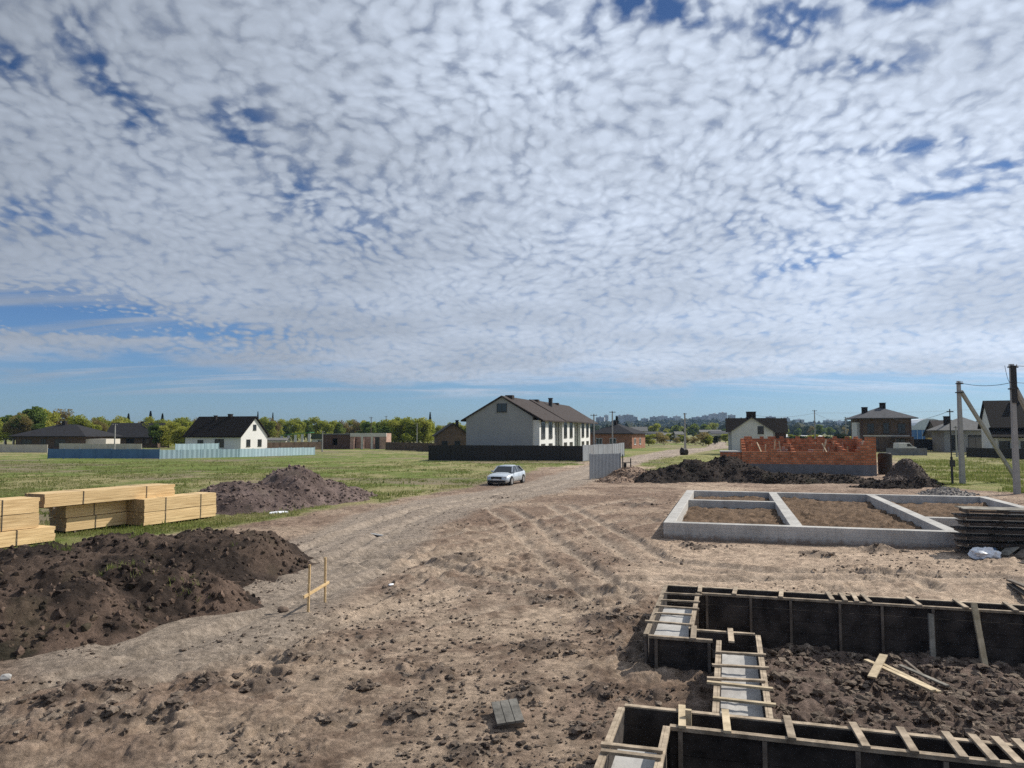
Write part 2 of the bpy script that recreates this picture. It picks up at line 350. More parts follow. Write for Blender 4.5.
def build_ground():
    rows = [-350, -150, -60, -25, -10, -3, 1, 4]
    y = 6.0
    while y < 85: rows.append(y); y *= 1.0036
    while y < 3000: rows.append(y); y *= 1.02
    rows = np.array(rows)
    nc = 880; t = np.linspace(-1, 1, nc); add = np.array([1, 3, 8, 20, 60, 200, 700.])
    W = .76 * np.maximum(rows, 6) + 1.5
    X = W[:, None] * t[None, :]
    X = np.concatenate([-(W[:, None] + add[::-1][None]), X, W[:, None] + add[None]], 1)
    Y = np.repeat(rows[:, None], X.shape[1], 1)
    sh = X.shape; x = X.ravel(); y = Y.ravel(); dist = np.maximum(np.hypot(x, y), 6)
    # masks ------------------------------------------------------
    wob = (fbm(x, y, 3.5, 4, 3) - .5)
    gl = in_poly(x, y, FIELD_L) + wob * np.clip(dist / 14, 1.5, 5)
    gr = in_poly(x, y, FIELD_R) + wob * 5
    gm = in_poly(x, y, FIELD_M) + wob * 6
    G = np.maximum.reduce([sst(-.4, .8, gl), sst(-.5, 1.2, gr), sst(-.5, 1.2, gm)])
    far = sst(90, 125, y + wob * 15)
    G = np.maximum(G, far)
    rd, rs = seg_dist(x, y, ROAD); RO = 1 - sst(2.0, 3.1, rd + wob * 1.4)
    rd2, _ = seg_dist(x, y, ROAD2); RO = np.maximum(RO, 1 - sst(2.2, 4, rd2 + wob * 3))
    G = G * (1 - RO)
    u, v = site_inv(x, y)
    # heights ----------------------------------------------------
    near = 1 - sst(60, 140, dist)
    big = fbm(x, y, 6, 3, 21) - .5
    med = fbm(x, y, .9, 4, 31, .6) - .5
    rough = sst(.38, .68, fbm(x, y, 2.6, 4, 41))            # where the surface is broken up
    c1, i1 = cells(x + med * .5, y + med * .5, .34, 51); c2, i2 = cells(x, y, .13, 61)
    z = big * .16 + med * .13 * (.5 + rough) + (fbm(x, y, .3, 5, 33, .7) - .5) * .085 * (.4 + rough) 
    z += (c1 ** .8 * .085 * rough * (i1 > .45) + c2 * .03 * (.3 + rough)) * sst(80, 20, dist) if False else (c1 ** .8 * .085 * rough * (i1 > .45) + c2 * .03 * (.3 + rough)) * (1 - sst(20, 80, dist))
    z *= (1 - .55 * RO) * (1 - .5 * G)
    comp = np.zeros_like(x)                                 # compacted by wheels
    for pts, g in TR:
        d, s = seg_dist(x, y, pts)
        w = (fbm(x, y, 1.4, 3, 71) - .5) * .35
        rut = np.exp(-((np.abs(d + w) - g) / .26) ** 2)
        a = np.arctan2(y - pts[0][1], x - pts[0][0]); r = np.hypot(x - pts[0][0], y - pts[0][1])
        lug = .5 + .5 * np.sin(r * 2 * math.pi / .28 + s * d * 6)
        k = 1 - .6 * sst(30, 60, dist)
        z += (-rut * .12 + np.exp(-((np.abs(d + w) - g - .34) / .14) ** 2) * .05 + rut * lug * .012) * k
        comp = np.maximum(comp, rut * .9)
    for off in (-.8, .8):                                   # ruts along the road
        rut = np.exp(-((rs * rd - off + (fbm(x, y, 3, 3, 72) - .5) * .5) / .3) ** 2); z -= rut * .07 * RO; comp = np.maximum(comp, rut * RO * .8)
    dark = np.zeros_like(x)
    for px, py, r, h in MOUNDS:
        gx, gy, _ = ground(px, py)
        q = np.hypot(x - gx, (y - gy) * 1.1) / r; q = q + (fbm(x, y, .35, 3, int(px)) - .5) * 1.1
        b = np.clip(1 - q, 0, 1); z += h * b ** .6 * .75 + b * c1 * .05; dark = np.maximum(dark, sst(0, .35, b))
    # pits round the formwork
    def rect(u0, u1, v0, v1, s=.25):
        return sst(-s, s, np.minimum(np.minimum(u - u0, u1 - u), np.minimum(v - v0, v1 - v)) + wob * .1)
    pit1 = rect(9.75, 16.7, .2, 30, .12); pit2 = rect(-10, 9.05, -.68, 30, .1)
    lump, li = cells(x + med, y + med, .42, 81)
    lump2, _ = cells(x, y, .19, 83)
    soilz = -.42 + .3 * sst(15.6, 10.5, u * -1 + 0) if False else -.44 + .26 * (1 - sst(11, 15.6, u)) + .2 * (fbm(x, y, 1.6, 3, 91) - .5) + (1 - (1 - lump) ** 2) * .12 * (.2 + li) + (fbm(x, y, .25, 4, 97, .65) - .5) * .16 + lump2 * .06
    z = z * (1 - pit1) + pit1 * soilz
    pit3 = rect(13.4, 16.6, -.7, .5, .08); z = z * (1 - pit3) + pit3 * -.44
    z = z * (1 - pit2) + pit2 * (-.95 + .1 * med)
    bk = rect(16.35, 17.15, -1.45, 30, .08); z = z * (1 - bk) + bk * -.45   # trench under the rear strip
    z = z * (1 - rect(9.0, 9.5, -1.3, 30, .08)) + rect(9.0, 9.5, -1.3, 30, .08) * -.6
    # cells of the finished footing are filled with rubbly soil
    fu = rect(28.9, 44.4, -2, 2.3, .3) + rect(28.9, 44.4, 2.5, 7.3, .3) + rect(33.4, 44.4, 7.7, 12.8, .3)
    z += fu * (.14 + .5 * (fbm(x, y, 1.3, 5, 95, .6) - .4) + lump * .14 * li)
    z *= near
    z += hill(x, y)
    # colour (albedo, plus shade put into the front pit) ---------------------------------------
    t1 = fbm(x, y, 2.2, 6, 101, .68)[:, None]; t2 = fbm(x, y, .45, 5, 103, .7)[:, None]; t3 = fbm(x, y, 9, 3, 105)[:, None]
    sand = np.array([.475, .365, .268]); clay = np.array([.325, .238, .178]); brown = np.array([.17, .118, .086]); black = np.array([.06, .047, .039])
    k = sst(.38, .56, t1 * .6 + t3 * .4); c = sand * (1 - k) + clay * k
    k = sst(.47, .66, t2 * .6 + t1 * .4) * .8; c = c * (1 - k) + brown * k
    k = ((1 - sst(12.0, 15.5, y + (t3[:, 0] - .5) * 4)) * .22)[:, None] * (.5 + t2); c = c * (1 - k) + (brown * 1.3) * k
    # farther behind the tracks the soil is browner and turned over
    k = (sst(19, 27, y) * (1 - sst(62, 85, y)) * (.45 + .55 * sst(.40, .56, t3[:, 0])) * (1 - .7 * sst(24, 30, u) * (v > -3)))[:, None] * .85; c = c * (1 - k) + (brown * 1.25) * k
    lt = (rect(19.5, 28, -3, 14, 1.2) * .85 + np.exp(-((u - 19) / 2.2) ** 2) * (v > 1) * .35)[:, None]; lt = np.clip(lt, 0, 1) * (1 - .5 * sst(.45, .65, t2)); c = c * (1 - lt) + sand * 1.2 * lt
    k = np.clip(comp, 0, 1)[:, None] * .8; c = c * (1 - k) + np.array([.43, .345, .265]) * k
    k = RO[:, None] * .75; c = c * (1 - k) + (np.array([.37, .31, .25]) * (.85 + .4 * (t2 - .5))) * k
    k = np.clip(dark * .6, 0, 1)[:, None]; c = c * (1 - k) + (black * 2.0) * k
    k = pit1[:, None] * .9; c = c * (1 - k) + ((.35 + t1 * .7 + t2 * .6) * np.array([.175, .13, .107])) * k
    k = pit2[:, None]; c = c * (1 - k) + black * k  # front pit coloured black to imitate its deep shade
    k = np.clip(fu, 0, 1)[:, None]; c = c * (1 - k) + ((.6 + t2 * .9) * np.array([.17, .115, .075])) * k
    g1 = fbm(x, y, 3.0, 5, 111, .6)[:, None]; g2 = fbm(x * .35, y, 16, 4, 113, .6)[:, None]
    grn = np.array([.14, .175, .045]); dry = np.array([.28, .25, .12]); bare = np.array([.22, .17, .125])
    kk = sst(.44, .6, g1 * .55 + g2 * .45); gc = grn * (1 - kk) + dry * kk; kk = sst(.56, .68, fbm(x * .5, y, 7, 4, 117)[:, None]) * .7; gc = gc * (1 - kk) + bare * kk
    rf = (x > 20)[:, None] * .6 * (y < 160)[:, None] * (.5 + g1 * .8); gc = gc * (1 - rf) + np.array([.27, .25, .10]) * rf
    k = np.clip(G, 0, 1)[:, None]; c = c * (1 - k) + gc * k
    k = sst(700, 1300, y)[:, None]; c = c * (1 - k) + np.array([.06, .075, .035]) * k
    gr_ = (fbm(x, y, .16, 3, 131, .7) - .5)[:, None] * (1 - np.clip(G, 0, 1)[:, None] * .5); c = c * (1 + gr_ * 1.1)
    c = np.clip(c, .01, .8)
    r, q = sh; idx = np.arange(r * q).reshape(r, q)
    Fc = np.stack([idx[:-1, :-1], idx[:-1, 1:], idx[1:, 1:], idx[1:, :-1]], -1).reshape(-1, 4)
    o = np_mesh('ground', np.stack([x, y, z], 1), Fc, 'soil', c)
    o['kind'] = 'structure'
    return o
GROUND = build_ground()

# ---- heaps of soil: each one a mesh of its own
def heap(name, label, bumps, res, c_lo, c_hi, seed, lumps=.16, cell=.4, green=0.0, cat='soil heap', group='heaps of dug soil', kind=None):
    xs = [b[0] for b in bumps]; ys = [b[1] for b in bumps]; rr = max(max(b[2], b[3]) for b in bumps)
    x0, x1, y0, y1 = min(b[0] - max(b[2], b[3]) for b in bumps) - .5, max(b[0] + max(b[2], b[3]) for b in bumps) + .5, min(b[1] - max(b[2], b[3]) for b in bumps) - .5, max(b[1] + max(b[2], b[3]) for b in bumps) + .5
    nx = int((x1 - x0) / res) + 1; ny = int((y1 - y0) / res) + 1
    X, Y = np.meshgrid(np.linspace(x0, x1, nx), np.linspace(y0, y1, ny)); x = X.ravel(); y = Y.ravel()
    wx = (fbm(x, y, 1.6, 4, seed) - .5) * 1.1; wy = (fbm(x, y, 1.6, 4, seed + 3) - .5) * 1.1
    H = np.full(x.shape, -1.0)
    for bx, by, rx, ry, a, h in bumps:
        dx = x + wx - bx; dy = y + wy - by; ca, sa = math.cos(a), math.sin(a)
        q = np.sqrt(((dx * ca + dy * sa) / rx) ** 2 + ((-dx * sa + dy * ca) / ry) ** 2)
        q = q / 1.22; hb = np.where(q < 1, h * (1 - q * q) ** 1.6, -(q - 1) * .8)
        H = np.maximum(H, hb) + .10 * np.clip(np.minimum(H, hb), 0, 1)
    m = np.clip(H / .35, 0, 1)
    c1, i1 = cells(x + wx * .4, y + wy * .4, cell, seed + 11); c2, i2 = cells(x, y, cell * .42, seed + 13)
    z = H + m * ((fbm(x, y, 1.1, 5, seed + 7, .6) - .5) * .5 * min(1, lumps * 5) + (1 - (1 - c1) ** 2) * lumps * .75 * (.1 + i1 ** 2) + (1 - (1 - c2) ** 2) * lumps * .45 * i2 + (fbm(x, y, .22, 4, seed + 17, .6) - .5) * lumps * .9) - .05
    t = sst(.38, .62, fbm(x, y, 1.0, 5, seed + 21, .65))[:, None]
    col = np.array(c_lo) * (1 - t) + np.array(c_hi) * t
    if green:
        g = (sst(.6, .7, fbm(x, y, 1.3, 4, seed + 31)) * green)[:, None]; col = col * (1 - g) + np.array([.05, .07, .022]) * g
    idx = np.arange(nx * ny).reshape(ny, nx)
    Fc = np.stack([idx[:-1, :-1], idx[:-1, 1:], idx[1:, 1:], idx[1:, :-1]], -1).reshape(-1, 4)
    z = np.maximum(z, -.28)
    keep = z[Fc].max(1) > -.2; Fc = Fc[keep]
    used = np.unique(Fc); rem = np.full(len(x), -1); rem[used] = np.arange(len(used))
    o = np_mesh(name, np.stack([x, y, z], 1)[used], rem[Fc], 'soil', col[used])
    HEAPS.append((o, len(used), res)); return tag(o, label, cat, group, kind)
HEAPS = []
def gp(px, py): return ground(px, py)[:2]
# near berm, left
def B(px, py, rx, ry, a, h): g = gp(px, py); return (g[0], g[1], rx, ry, R(a), h)
heap('soil_heap', 'long dark brown soil bank in front of the yellow timber packs', [
    B(258, 568, 1.45, 1.8, 10, 1.05), B(200, 573, 2.3, 2.0, 10, 1.1), B(130, 576, 2.8, 2.0, 10, 1.1), B(40, 588, 4.0, 2.0, 0, .95), B(-60, 590, 4, 2.2, 0, .9)], .055,
    (.045, .034, .028), (.12, .086, .066), 201, .13, .3, .1)
heap('soil_heap', 'nearest broad brown soil bank with green weeds at the left edge', [
    B(140, 610, 1.5, 1.45, 20, 1.05), B(75, 626, 1.6, 1.4, 10, .85), B(5, 636, 1.8, 1.5, 0, .8), B(-80, 640, 2.4, 1.8, 0, .8), B(198, 606, 1.3, 1.1, 30, .65)], .045,
    (.045, .034, .028), (.16, .112, .085), 231, .12, .26, .15)
heap('soil_heap', 'greyish mauve soil heap lying in the grass beside the dirt road', [
    B(240, 508, 3.2, 3.0, 10, 1.35), B(290, 502, 2.9, 3.0, 10, 2.0), B(325, 500, 2.3, 2.3, 0, 1.1), B(345, 496, 1.7, 1.5, 0, .5)], .1,
    (.115, .085, .075), (.20, .15, .132), 261, .12, .45, .1)
heap('soil_heap', 'black lumpy soil heap against the left corner of the brick walls', [
    B(670, 481, 2.4, 2.2, 0, 1.0), B(695, 480, 3.0, 2.4, 0, 1.5), B(725, 478, 3.4, 2.6, 0, 1.75), B(752, 481, 2.6, 2.0, 0, 1.0), B(652, 482, 1.5, 1.5, 0, .6)], .11,
    (.022, .018, .016), (.05, .038, .032), 291, .3, .7, .1)
heap('soil_heap', 'low black ridge of soil running along the grey plinth', [
    B(785, 483, 3, 1.6, -10, .75), B(815, 482, 3, 1.5, -10, .65), B(845, 483, 3, 1.3, -10, .45)], .12, (.028, .022, .018), (.075, .057, .045), 321, .22, .6, .1)
heap('soil_heap', 'pointed grey soil heap right of the dark tank', [
    B(907, 479, 1.55, 1.6, 0, 1.75), B(897, 483, 1.3, 1.2, 0, .5)], .1, (.085, .068, .058), (.15, .118, .1), 351, .1, .4)
heap('soil_heap', 'flat black soil heap at the edge of the right grass field', [
    B(885, 488, 2.2, 1.0, -10, .5), B(915, 487, 1.9, 1.0, -10, .55), B(928, 485, 1.2, 1.0, 0, .45)], .1, (.025, .02, .017), (.06, .046, .038), 371, .18, .5)
heap('gravel_heap', 'small grey gravel heap at the foot of the concrete pole', [
    B(948, 494, 1.7, 1.2, -10, .5)], .08, (.22, .2, .18), (.3, .275, .25), 391, .04, .2, cat='gravel heap')
heap('soil_heap', 'light brown rubble heap beside the corrugated metal sheet', [
    B(632, 479, 2.3, 2.0, 0, 1.0), B(617, 482, 1.6, 1.2, 0, .5), B(652, 477, 1.5, 1.5, 0, .5)], .1, (.2, .14, .1), (.32, .23, .17), 411, .12, .4)

# ---- scattered clods, pebbles: nobody could count them
ICO_V = None
def ico(sd=1):
    import bmesh
    bm = bmesh.new(); bmesh.ops.create_icosphere(bm, subdivisions=sd, radius=1); bm.verts.ensure_lookup_table()
    V = np.array([v.co[:] for v in bm.verts]); Fc = np.array([[v.index for v in f.verts] for f in bm.faces]); bm.free(); return V, Fc
ICO_V, ICO_F = ico(); LO_V, LO_F = ICO_V, ICO_F; HI_V, HI_F = ico(2)
from mathutils.bvhtree import BVHTree
def ground_z_sampler():
    me = GROUND.data; n = len(me.vertices); co = np.empty(n * 3, np.float32); me.vertices.foreach_get('co', co); co = co.reshape(-1, 3)
    rows_y = np.unique(co[:, 1]); nc = n // len(rows_y); G3 = co.reshape(len(rows_y), nc, 3)
    def f(x, y):
        r = np.clip(np.searchsorted(rows_y, y), 0, len(rows_y) - 1); out = np.empty(len(x))
        for i in range(len(x)):
            row = G3[r[i]]; j = min(np.searchsorted(row[:, 0], x[i]), nc - 1); out[i] = row[j, 2]
        return out
    return f
GZ = ground_z_sampler()
def clod_col(n):
    a = rng.uniform(0, 1, (n, 1)); b = rng.uniform(0, 1, (n, 1))
    return np.clip((np.array([.155, .12, .098]) * (1 - a) + np.array([.36, .285, .22]) * a) * (.75 + .5 * b), .02, .6)
def scatter(name, x, y, s, m, label, flat=.7, kind='stuff', sink=.25, hi=False):
    n = len(x); z = GZ(x, y); ICO_V, ICO_F = (HI_V, HI_F) if hi else (LO_V, LO_F)
    V = ICO_V[None] * (1 + (.26 if hi else .30) * rng.standard_normal((n, len(ICO_V), 1)))
    V = V * np.stack([rng.uniform(.6, 1.3, n), rng.uniform(.6, 1.3, n), rng.uniform(.45, .9, n) * flat * 1.2], 1)[:, None, :] * s[:, None, None]
    a = rng.uniform(0, 6.28, n); ca, sa = np.cos(a)[:, None], np.sin(a)[:, None]
    Vx = V[:, :, 0] * ca - V[:, :, 1] * sa + x[:, None]; Vy = V[:, :, 0] * sa + V[:, :, 1] * ca + y[:, None]; Vz = V[:, :, 2] + (z + s * sink)[:, None]
    VV = np.stack([Vx, Vy, Vz], -1).reshape(-1, 3)
    Fc = (ICO_F[None] + (np.arange(n) * len(ICO_V))[:, None, None]).reshape(-1, 3)
    o = np_mesh(name, VV, Fc, m, smooth=False, col=np.repeat(clod_col(n), len(ICO_V), 0)); tag(o, label, None, None, kind); o['category'] = 'soil clods'; return o
def dirt_points(n, y0, y1, thr, seed, scale=1.4):
    y = y0 * (y1 / y0) ** rng.uniform(0, 1, n * 3); x = rng.uniform(-.74, .74, n * 3) * y
    w = fbm(x, y, scale, 4, seed); g = in_poly(x, y, FIELD_L); g2 = in_poly(x, y, FIELD_R)
    u, v = site_inv(x, y); f = (u > 28) & (u < 45) & (v > -2.6) & (v < 13); fw = (u > 8.6) & (u < 17.3) & (v > -1.6) & (v < .7) | ((u > 8.8) & (u < 9.7) & (v > -1.6)) | ((u > 16) & (u < 17.3) & (v > -1.6))
    k = (w > thr) & (g < 0) & (g2 < 0) & ~f & ~fw & (y < 48); return x[k][:n], y[k][:n]
x, y = dirt_points(9000, 7.3, 55, .52, 501, 2.4); scatter('soil_clods', x, y, .010 + .036 * rng.uniform(0, 1, len(x)) ** 2.2, 'soil', 'small brown clods scattered over the trampled ground')
x, y = dirt_points(250, 7.5, 40, .58, 541); scatter('soil_clods', x, y, .02 + .06 * rng.uniform(0, 1, len(x)) ** 2, 'soil', 'dark clods scattered over the trampled ground')
xx = []; yy = []; ss = []
def list_s(n): return .015 + .06 * rng.uniform(0, 1, n) ** 2.4
for px, py, r, h in MOUNDS:
    gx, gy, _ = ground(px, py); n = int(18 + 30 * r)
    xx += list(gx + rng.normal(0, r * .8, n)); yy += list(gy + rng.normal(0, r * .7, n)); ss += list(list_s(n))
scatter('soil_clods', np.array(xx), np.array(yy), np.array(ss), 'soil', 'clusters of dark turned-up clods on the open ground', hi=True)
n = 2600; uu = rng.uniform(9.9, 16.2, n); vv = rng.uniform(.5, 9, n); P_ = np.array([site(a, b)[:2] for a, b in zip(uu, vv)])
scatter('soil_clods', P_[:, 0], P_[:, 1], .02 + .08 * rng.uniform(0, 1, n) ** 2.4, 'soil', 'lumpy clods filling the pit between the formwork walls', hi=True)

# clods lying on the heaps, each heap's own loose crumbs as a part of it
for o_, n_, res_ in list(HEAPS):
    me = o_.data; cc_ = np.empty(len(me.vertices) * 3, np.float32); me.vertices.foreach_get('co', cc_); cc_ = cc_.reshape(-1, 3)
    n = int(min(2600, len(cc_) * res_ * res_ * 55)); k_ = rng.integers(0, len(cc_), n); pts = cc_[k_]; pts = pts[pts[:, 2] > -.03]; n = len(pts)
    s = (.014 + .06 * rng.uniform(0, 1, n) ** 2.6) * (1 + res_ * 6)
    V = ICO_V[None] * (1 + .3 * rng.standard_normal((n, len(ICO_V), 1))) * s[:, None, None] * rng.uniform(.6, 1.2, (n, 1, 3)) + pts[:, None, :]
    dk = np.empty(len(me.vertices) * 4, np.float32); me.attributes['Col'].data.foreach_get('color', dk); dk = dk.reshape(-1, 4)[k_][:len(k_)]
    colr = np.repeat(np.clip(dk[:n, :3] * rng.uniform(.7, 1.7, (n, 1)), .01, .6), len(ICO_V), 0)
    c_ = np_mesh('loose_clods', V.reshape(-1, 3), (ICO_F[None] + (np.arange(n) * len(ICO_V))[:, None, None]).reshape(-1, 3), 'soil', colr, smooth=False); c_.parent = o_; c_['kind'] = 'stuff'
# ---- grass blades
def grass(name, label, pts, hmin, hmax, blades=4):
    x, y = pts; n = len(x); z = GZ(x, y)
    V = []; tone = []
    for b in range(blades):
        a = rng.uniform(0, 6.28, n); h = rng.uniform(hmin, hmax, n); w = h * .16 + .01; lean = rng.uniform(0, .6, n) * h; la = rng.uniform(0, 6.28, n)
        ox = x + rng.normal(0, .1, n); oy = y + rng.normal(0, .1, n)
        p0 = np.stack([ox - np.cos(a) * w, oy - np.sin(a) * w, z - .02], 1); p1 = np.stack([ox + np.cos(a) * w, oy + np.sin(a) * w, z - .02], 1)
        p2 = np.stack([ox + np.cos(la) * lean, oy + np.sin(la) * lean, z + h], 1)
        V.append(np.stack([p0, p1, p2], 1)); t = np.clip(fbm(x, y, 4, 4, 603) * 1.6 - .35 + rng.normal(0, .15, n), 0, 1); tone.append(np.repeat(t, 3))
    V = np.concatenate(V).reshape(-1, 3); tone = np.concatenate(tone); Fc = np.arange(len(V)).reshape(-1, 3)
    o = np_mesh(name, V, Fc, 'grass_blade', smooth=False, tone=tone); tag(o, label, None, None, 'stuff'); o['category'] = 'grass'; return o
def field_pts(n, poly, y0, y1, xr, seed, m=.6):
    y = y0 + (y1 - y0) * rng.uniform(0, 1, n * 3) ** 1.6; x = rng.uniform(xr[0], xr[1], n * 3) * y
    k = (in_poly(x, y, poly) + (fbm(x, y, 3.5, 4, 3) - .5) * 3 > m) & (fbm(x, y, 3, 4, seed) > .46)
    rd, _ = seg_dist(x, y, ROAD); k &= rd > 2.6
    return x[k][:n], y[k][:n]
grass('grass', 'short green grass along the left side of the dirt road', field_pts(26000, FIELD_L, 24, 100, (-.8, .12), 611), .04, .13)
grass('grass', 'yellowish grass in the field round the concrete poles', field_pts(13000, FIELD_R, 44, 110, (.45, .85), 621), .05, .18)
grass('grass', 'green grass behind the rubble heap', field_pts(3000, FIELD_M, 55, 120, (.1, .35), 631), .05, .16)
grass('dry_stalks', 'dry pale stalks standing in the left meadow', field_pts(1100, FIELD_L, 30, 105, (-.8, .1), 641), .12, .3, 2)
grass('dry_stalks', 'dry pale stalks standing in the right meadow', field_pts(1500, FIELD_R, 46, 105, (.45, .8), 651), .15, .4, 2)
# weeds rooted on the two near banks
for o_, n_, res_ in HEAPS[:2]:
    me = o_.data; cc_ = np.empty(len(me.vertices) * 3, np.float32); me.vertices.foreach_get('co', cc_); cc_ = cc_.reshape(-1, 3)
    w_ = fbm(cc_[:, 0], cc_[:, 1], 1.3, 4, 701); ok = np.where((w_ > .66) & (cc_[:, 2] > .2))[0]
    if len(ok) < 10: continue
    pts = cc_[rng.choice(ok, min(160, len(ok)))]; V = []
    for b in range(4):
        n = len(pts); a = rng.uniform(0, 6.28, n); h = rng.uniform(.05, .17, n); w = .012; la = rng.uniform(0, 6.28, n); p = pts + rng.normal(0, .03, (n, 3)) * [1, 1, 0]
        p0 = p - np.stack([np.cos(a) * w, np.sin(a) * w, 0 * a + .02], 1); p1 = p + np.stack([np.cos(a) * w, np.sin(a) * w, 0 * a - .02], 1); p2 = p + np.stack([np.cos(la) * h * .6, np.sin(la) * h * .6, h], 1)
        V.append(np.stack([p0, p1, p2], 1))
    V = np.concatenate(V).reshape(-1, 3); g_ = np_mesh('weeds', V, np.arange(len(V)).reshape(-1, 3), 'grass_blade', smooth=False, tone=np.repeat(rng.uniform(0, .6, len(V) // 3), 3)); g_.parent = o_; g_['kind'] = 'stuff'
# ================================================================== NEAR THINGS
SR = -TH                                     # z rotation of things lined up with the plots (local x = v, local y = u)
# ---- near formwork: one nailed structure; local x = v, local y = u, base z = ground
FT = .6
fw = thing('foundation_formwork', 'open timber formwork with cross battens and grey concrete inside, standing in its dug trench', 'formwork', (0, 0, 0), SR)
def wall(p, q, z0, side=0, studs=True, step=.95, off=1):
    """board wall from p to q (local v,u); a rail along the top; studs on one face"""
    p = Vector((p[0], p[1], 0)); q = Vector((q[0], q[1], 0)); d = (q - p).normalized(); n = Vector((d.y, -d.x, 0)) * off
    m = MB(); L_ = (q - p).length; nb = 5; hgt = (FT - .012 - z0) / nb
    for i in range(nb):
        a = z0 + i * hgt; jit = random.uniform(-.006, .006)
        m.bar(p + Vector((0, 0, a + hgt / 2)) + n * jit, q + Vector((0, 0, a + hgt / 2)) + n * jit, .024, hgt - .006)
    m.build('wall_board', 'board_dark', fw)
    m = MB(); m.bar(p + Vector((0, 0, FT - .02)) + n * .042, q + Vector((0, 0, FT - .02)) + n * .042, .05, .045)
    m.bar(p + Vector((0, 0, FT - .012)) , q + Vector((0, 0, FT - .012)), .028, .03); m.build('top_rail', 'batten', fw)
    if studs:
        k = .12
        while k < L_:
            c = p + d * k + n * .042; s = MB(); s.bar(c + Vector((0, 0, z0)), c + Vector((0, 0, FT - .05)), .05, .05, up=(d.x, d.y, 0)); s.build('stud', 'board_old', fw); k += step * random.uniform(.8, 1.15)
VL = -1.38; VE = 13.5
# rear strip (two walls along v)
wall((VL + .75, 16.45), (VE, 16.45), -.55, off=1); wall((VL, 17.02), (VE, 17.02), -.35, off=-1, studs=False)
# left strip (two walls along u)
wall((VL, 12.86), (VL, 17.0), -.12, off=-1); wall((VL + .66, 13.42), (VL + .66, 16.4), -.5, off=1)
# step strip
wall((VL + .03, 12.83), (.38 - .7, 12.83), -.15, off=1); wall((VL + .7, 13.36), (.36, 13.36), -.4, off=-1)
# cross strip running towards the viewer
wall((-.19, 9.55), (-.19, 12.8), -.3, off=-1); wall((.38, 9.55), (.38, 13.3), -.5, off=1)
# near long strip
VN = -1.31
wall((VN, 9.47), (VE, 9.47), -.5, off=-1); wall((VL + .66, 9.02), (VE, 9.02), -1.0, off=1)
# front left strip
wall((VN, 5.5), (VN, 9.4), -.2, off=-1); wall((VL + .6, 5.5), (VL + .6, 8.96), -1.0, off=1)
def cbox(v0, u0, v1, u1, z1=.36):
    m = MB(); nx = 6; ny = 20
    for i in range(nx + 1):
        for j in range(ny + 1):
            m.v.append((v0 + (v1 - v0) * i / nx, u0 + (u1 - u0) * j / ny, z1 + random.uniform(-.008, .008)))
    for i in range(nx):
        for j in range(ny): a = i * (ny + 1) + j; m.f.append((a, a + ny + 1, a + ny + 2, a + 1)); m.mi.append(0)
    m.box(v0, u0, -.4, v1, u1, z1 - .03); return m.build('poured_concrete', 'concrete_wet', fw)
cbox(VL + .02, 13.0, VL + .64, 16.0); cbox(-.17, 9.9, .36, 12.9); cbox(VL + .02, 5.5, VL + .58, 8.9)
m = MB(); m.box(VL + .7, 12.85, -.5, .34, 13.34, .3); m.build('trench_shade', 'board_dark', fw)  # dark box standing in for the shade inside the step strip
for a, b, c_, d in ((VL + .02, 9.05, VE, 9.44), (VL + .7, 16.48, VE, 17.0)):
    m = MB(); m.box(a, b, -.52, c_, d, -.3); m.build('trench_shade', 'board_dark', fw)  # dark floors imitating the shade in the deep, empty long strips
def batten(v0, u0, v1, u1, z=FT + .022, w_=.075, h_=.03, mt='batten', z2=None):
    z2 = z if z2 is None else z2
    m = MB(); m.bar((v0, u0, z), (v1, u1, z2), w_, h_); m.build('batten', mt, fw)
def loc_(px, py, z=FT + .022):
    p = ground(px, py, z); return p[0] * math.cos(TH) - p[1] * math.sin(TH), p[0] * math.sin(TH) + p[1] * math.cos(TH)
def vpx(px, u):
    k = (px - 512) / F * math.cos(PITCH); return -u * (math.sin(TH) - k * math.cos(TH)) / (math.cos(TH) + k * math.sin(TH))
def bt(x0, y0, x1, y1, w_=.06, mt='batten'):
    a = loc_(x0, y0); b = loc_(x1, y1); batten(a[0], a[1], b[0], b[1], w_=w_, mt=mt)
# across the left strip, the cross strip and the front left strip
for q in ((664, 593, 702, 595), (661, 600, 700, 602), (656, 606, 699, 609), (655, 613, 692, 615), (645, 621, 693, 625)): bt(*q)
for q in ((716, 652, 766, 655), (712, 665, 769, 668), (707, 678, 765, 681), (707, 682, 773, 689), (713, 698, 776, 705)): bt(*q, w_=.065, mt='batten' if q[1] < 680 else 'board_pale')
for q in ((601, 744, 663, 751), (601, 751, 661, 758)): bt(*q, w_=.07)
for v_ in (-.62, -.02): batten(v_, 12.68, v_ - .02, 13.5, w_=.09)
for a_, b_ in ((678, 678), (720, 722), (780, 785), (844, 857), (890, 904), (934, 952), (960, 982), (982, 1007), (1002, 1028), (1035, 1060), (1090, 1120), (1160, 1190)):
    batten(vpx(a_, 9.6), 9.6, vpx(b_, 8.92), 8.92, w_=.085, mt='board_pale' if a_ in (720, 678) else 'batten')
for a_, b_ in ((698, 697), (733, 731), (778, 777), (823, 828), (836, 841), (848, 852), (857, 865), (902, 914), (948, 960), (997, 1009), (1040, 1055), (1080, 1098), (1130, 1150)):
    batten(vpx(a_, 17.12), 17.12, vpx(b_, 16.36), 16.36, w_=.085)
for a_ in (716, 762): pass
m = MB(); m.bar((-.52, 9.22, .3), (-.52, 9.22, .72), .07, .05); m.build('short_post', 'board_pale', fw)
for (v_, z0) in ((.45 - 1.0, .35), (-.15 - .0, .2)): pass

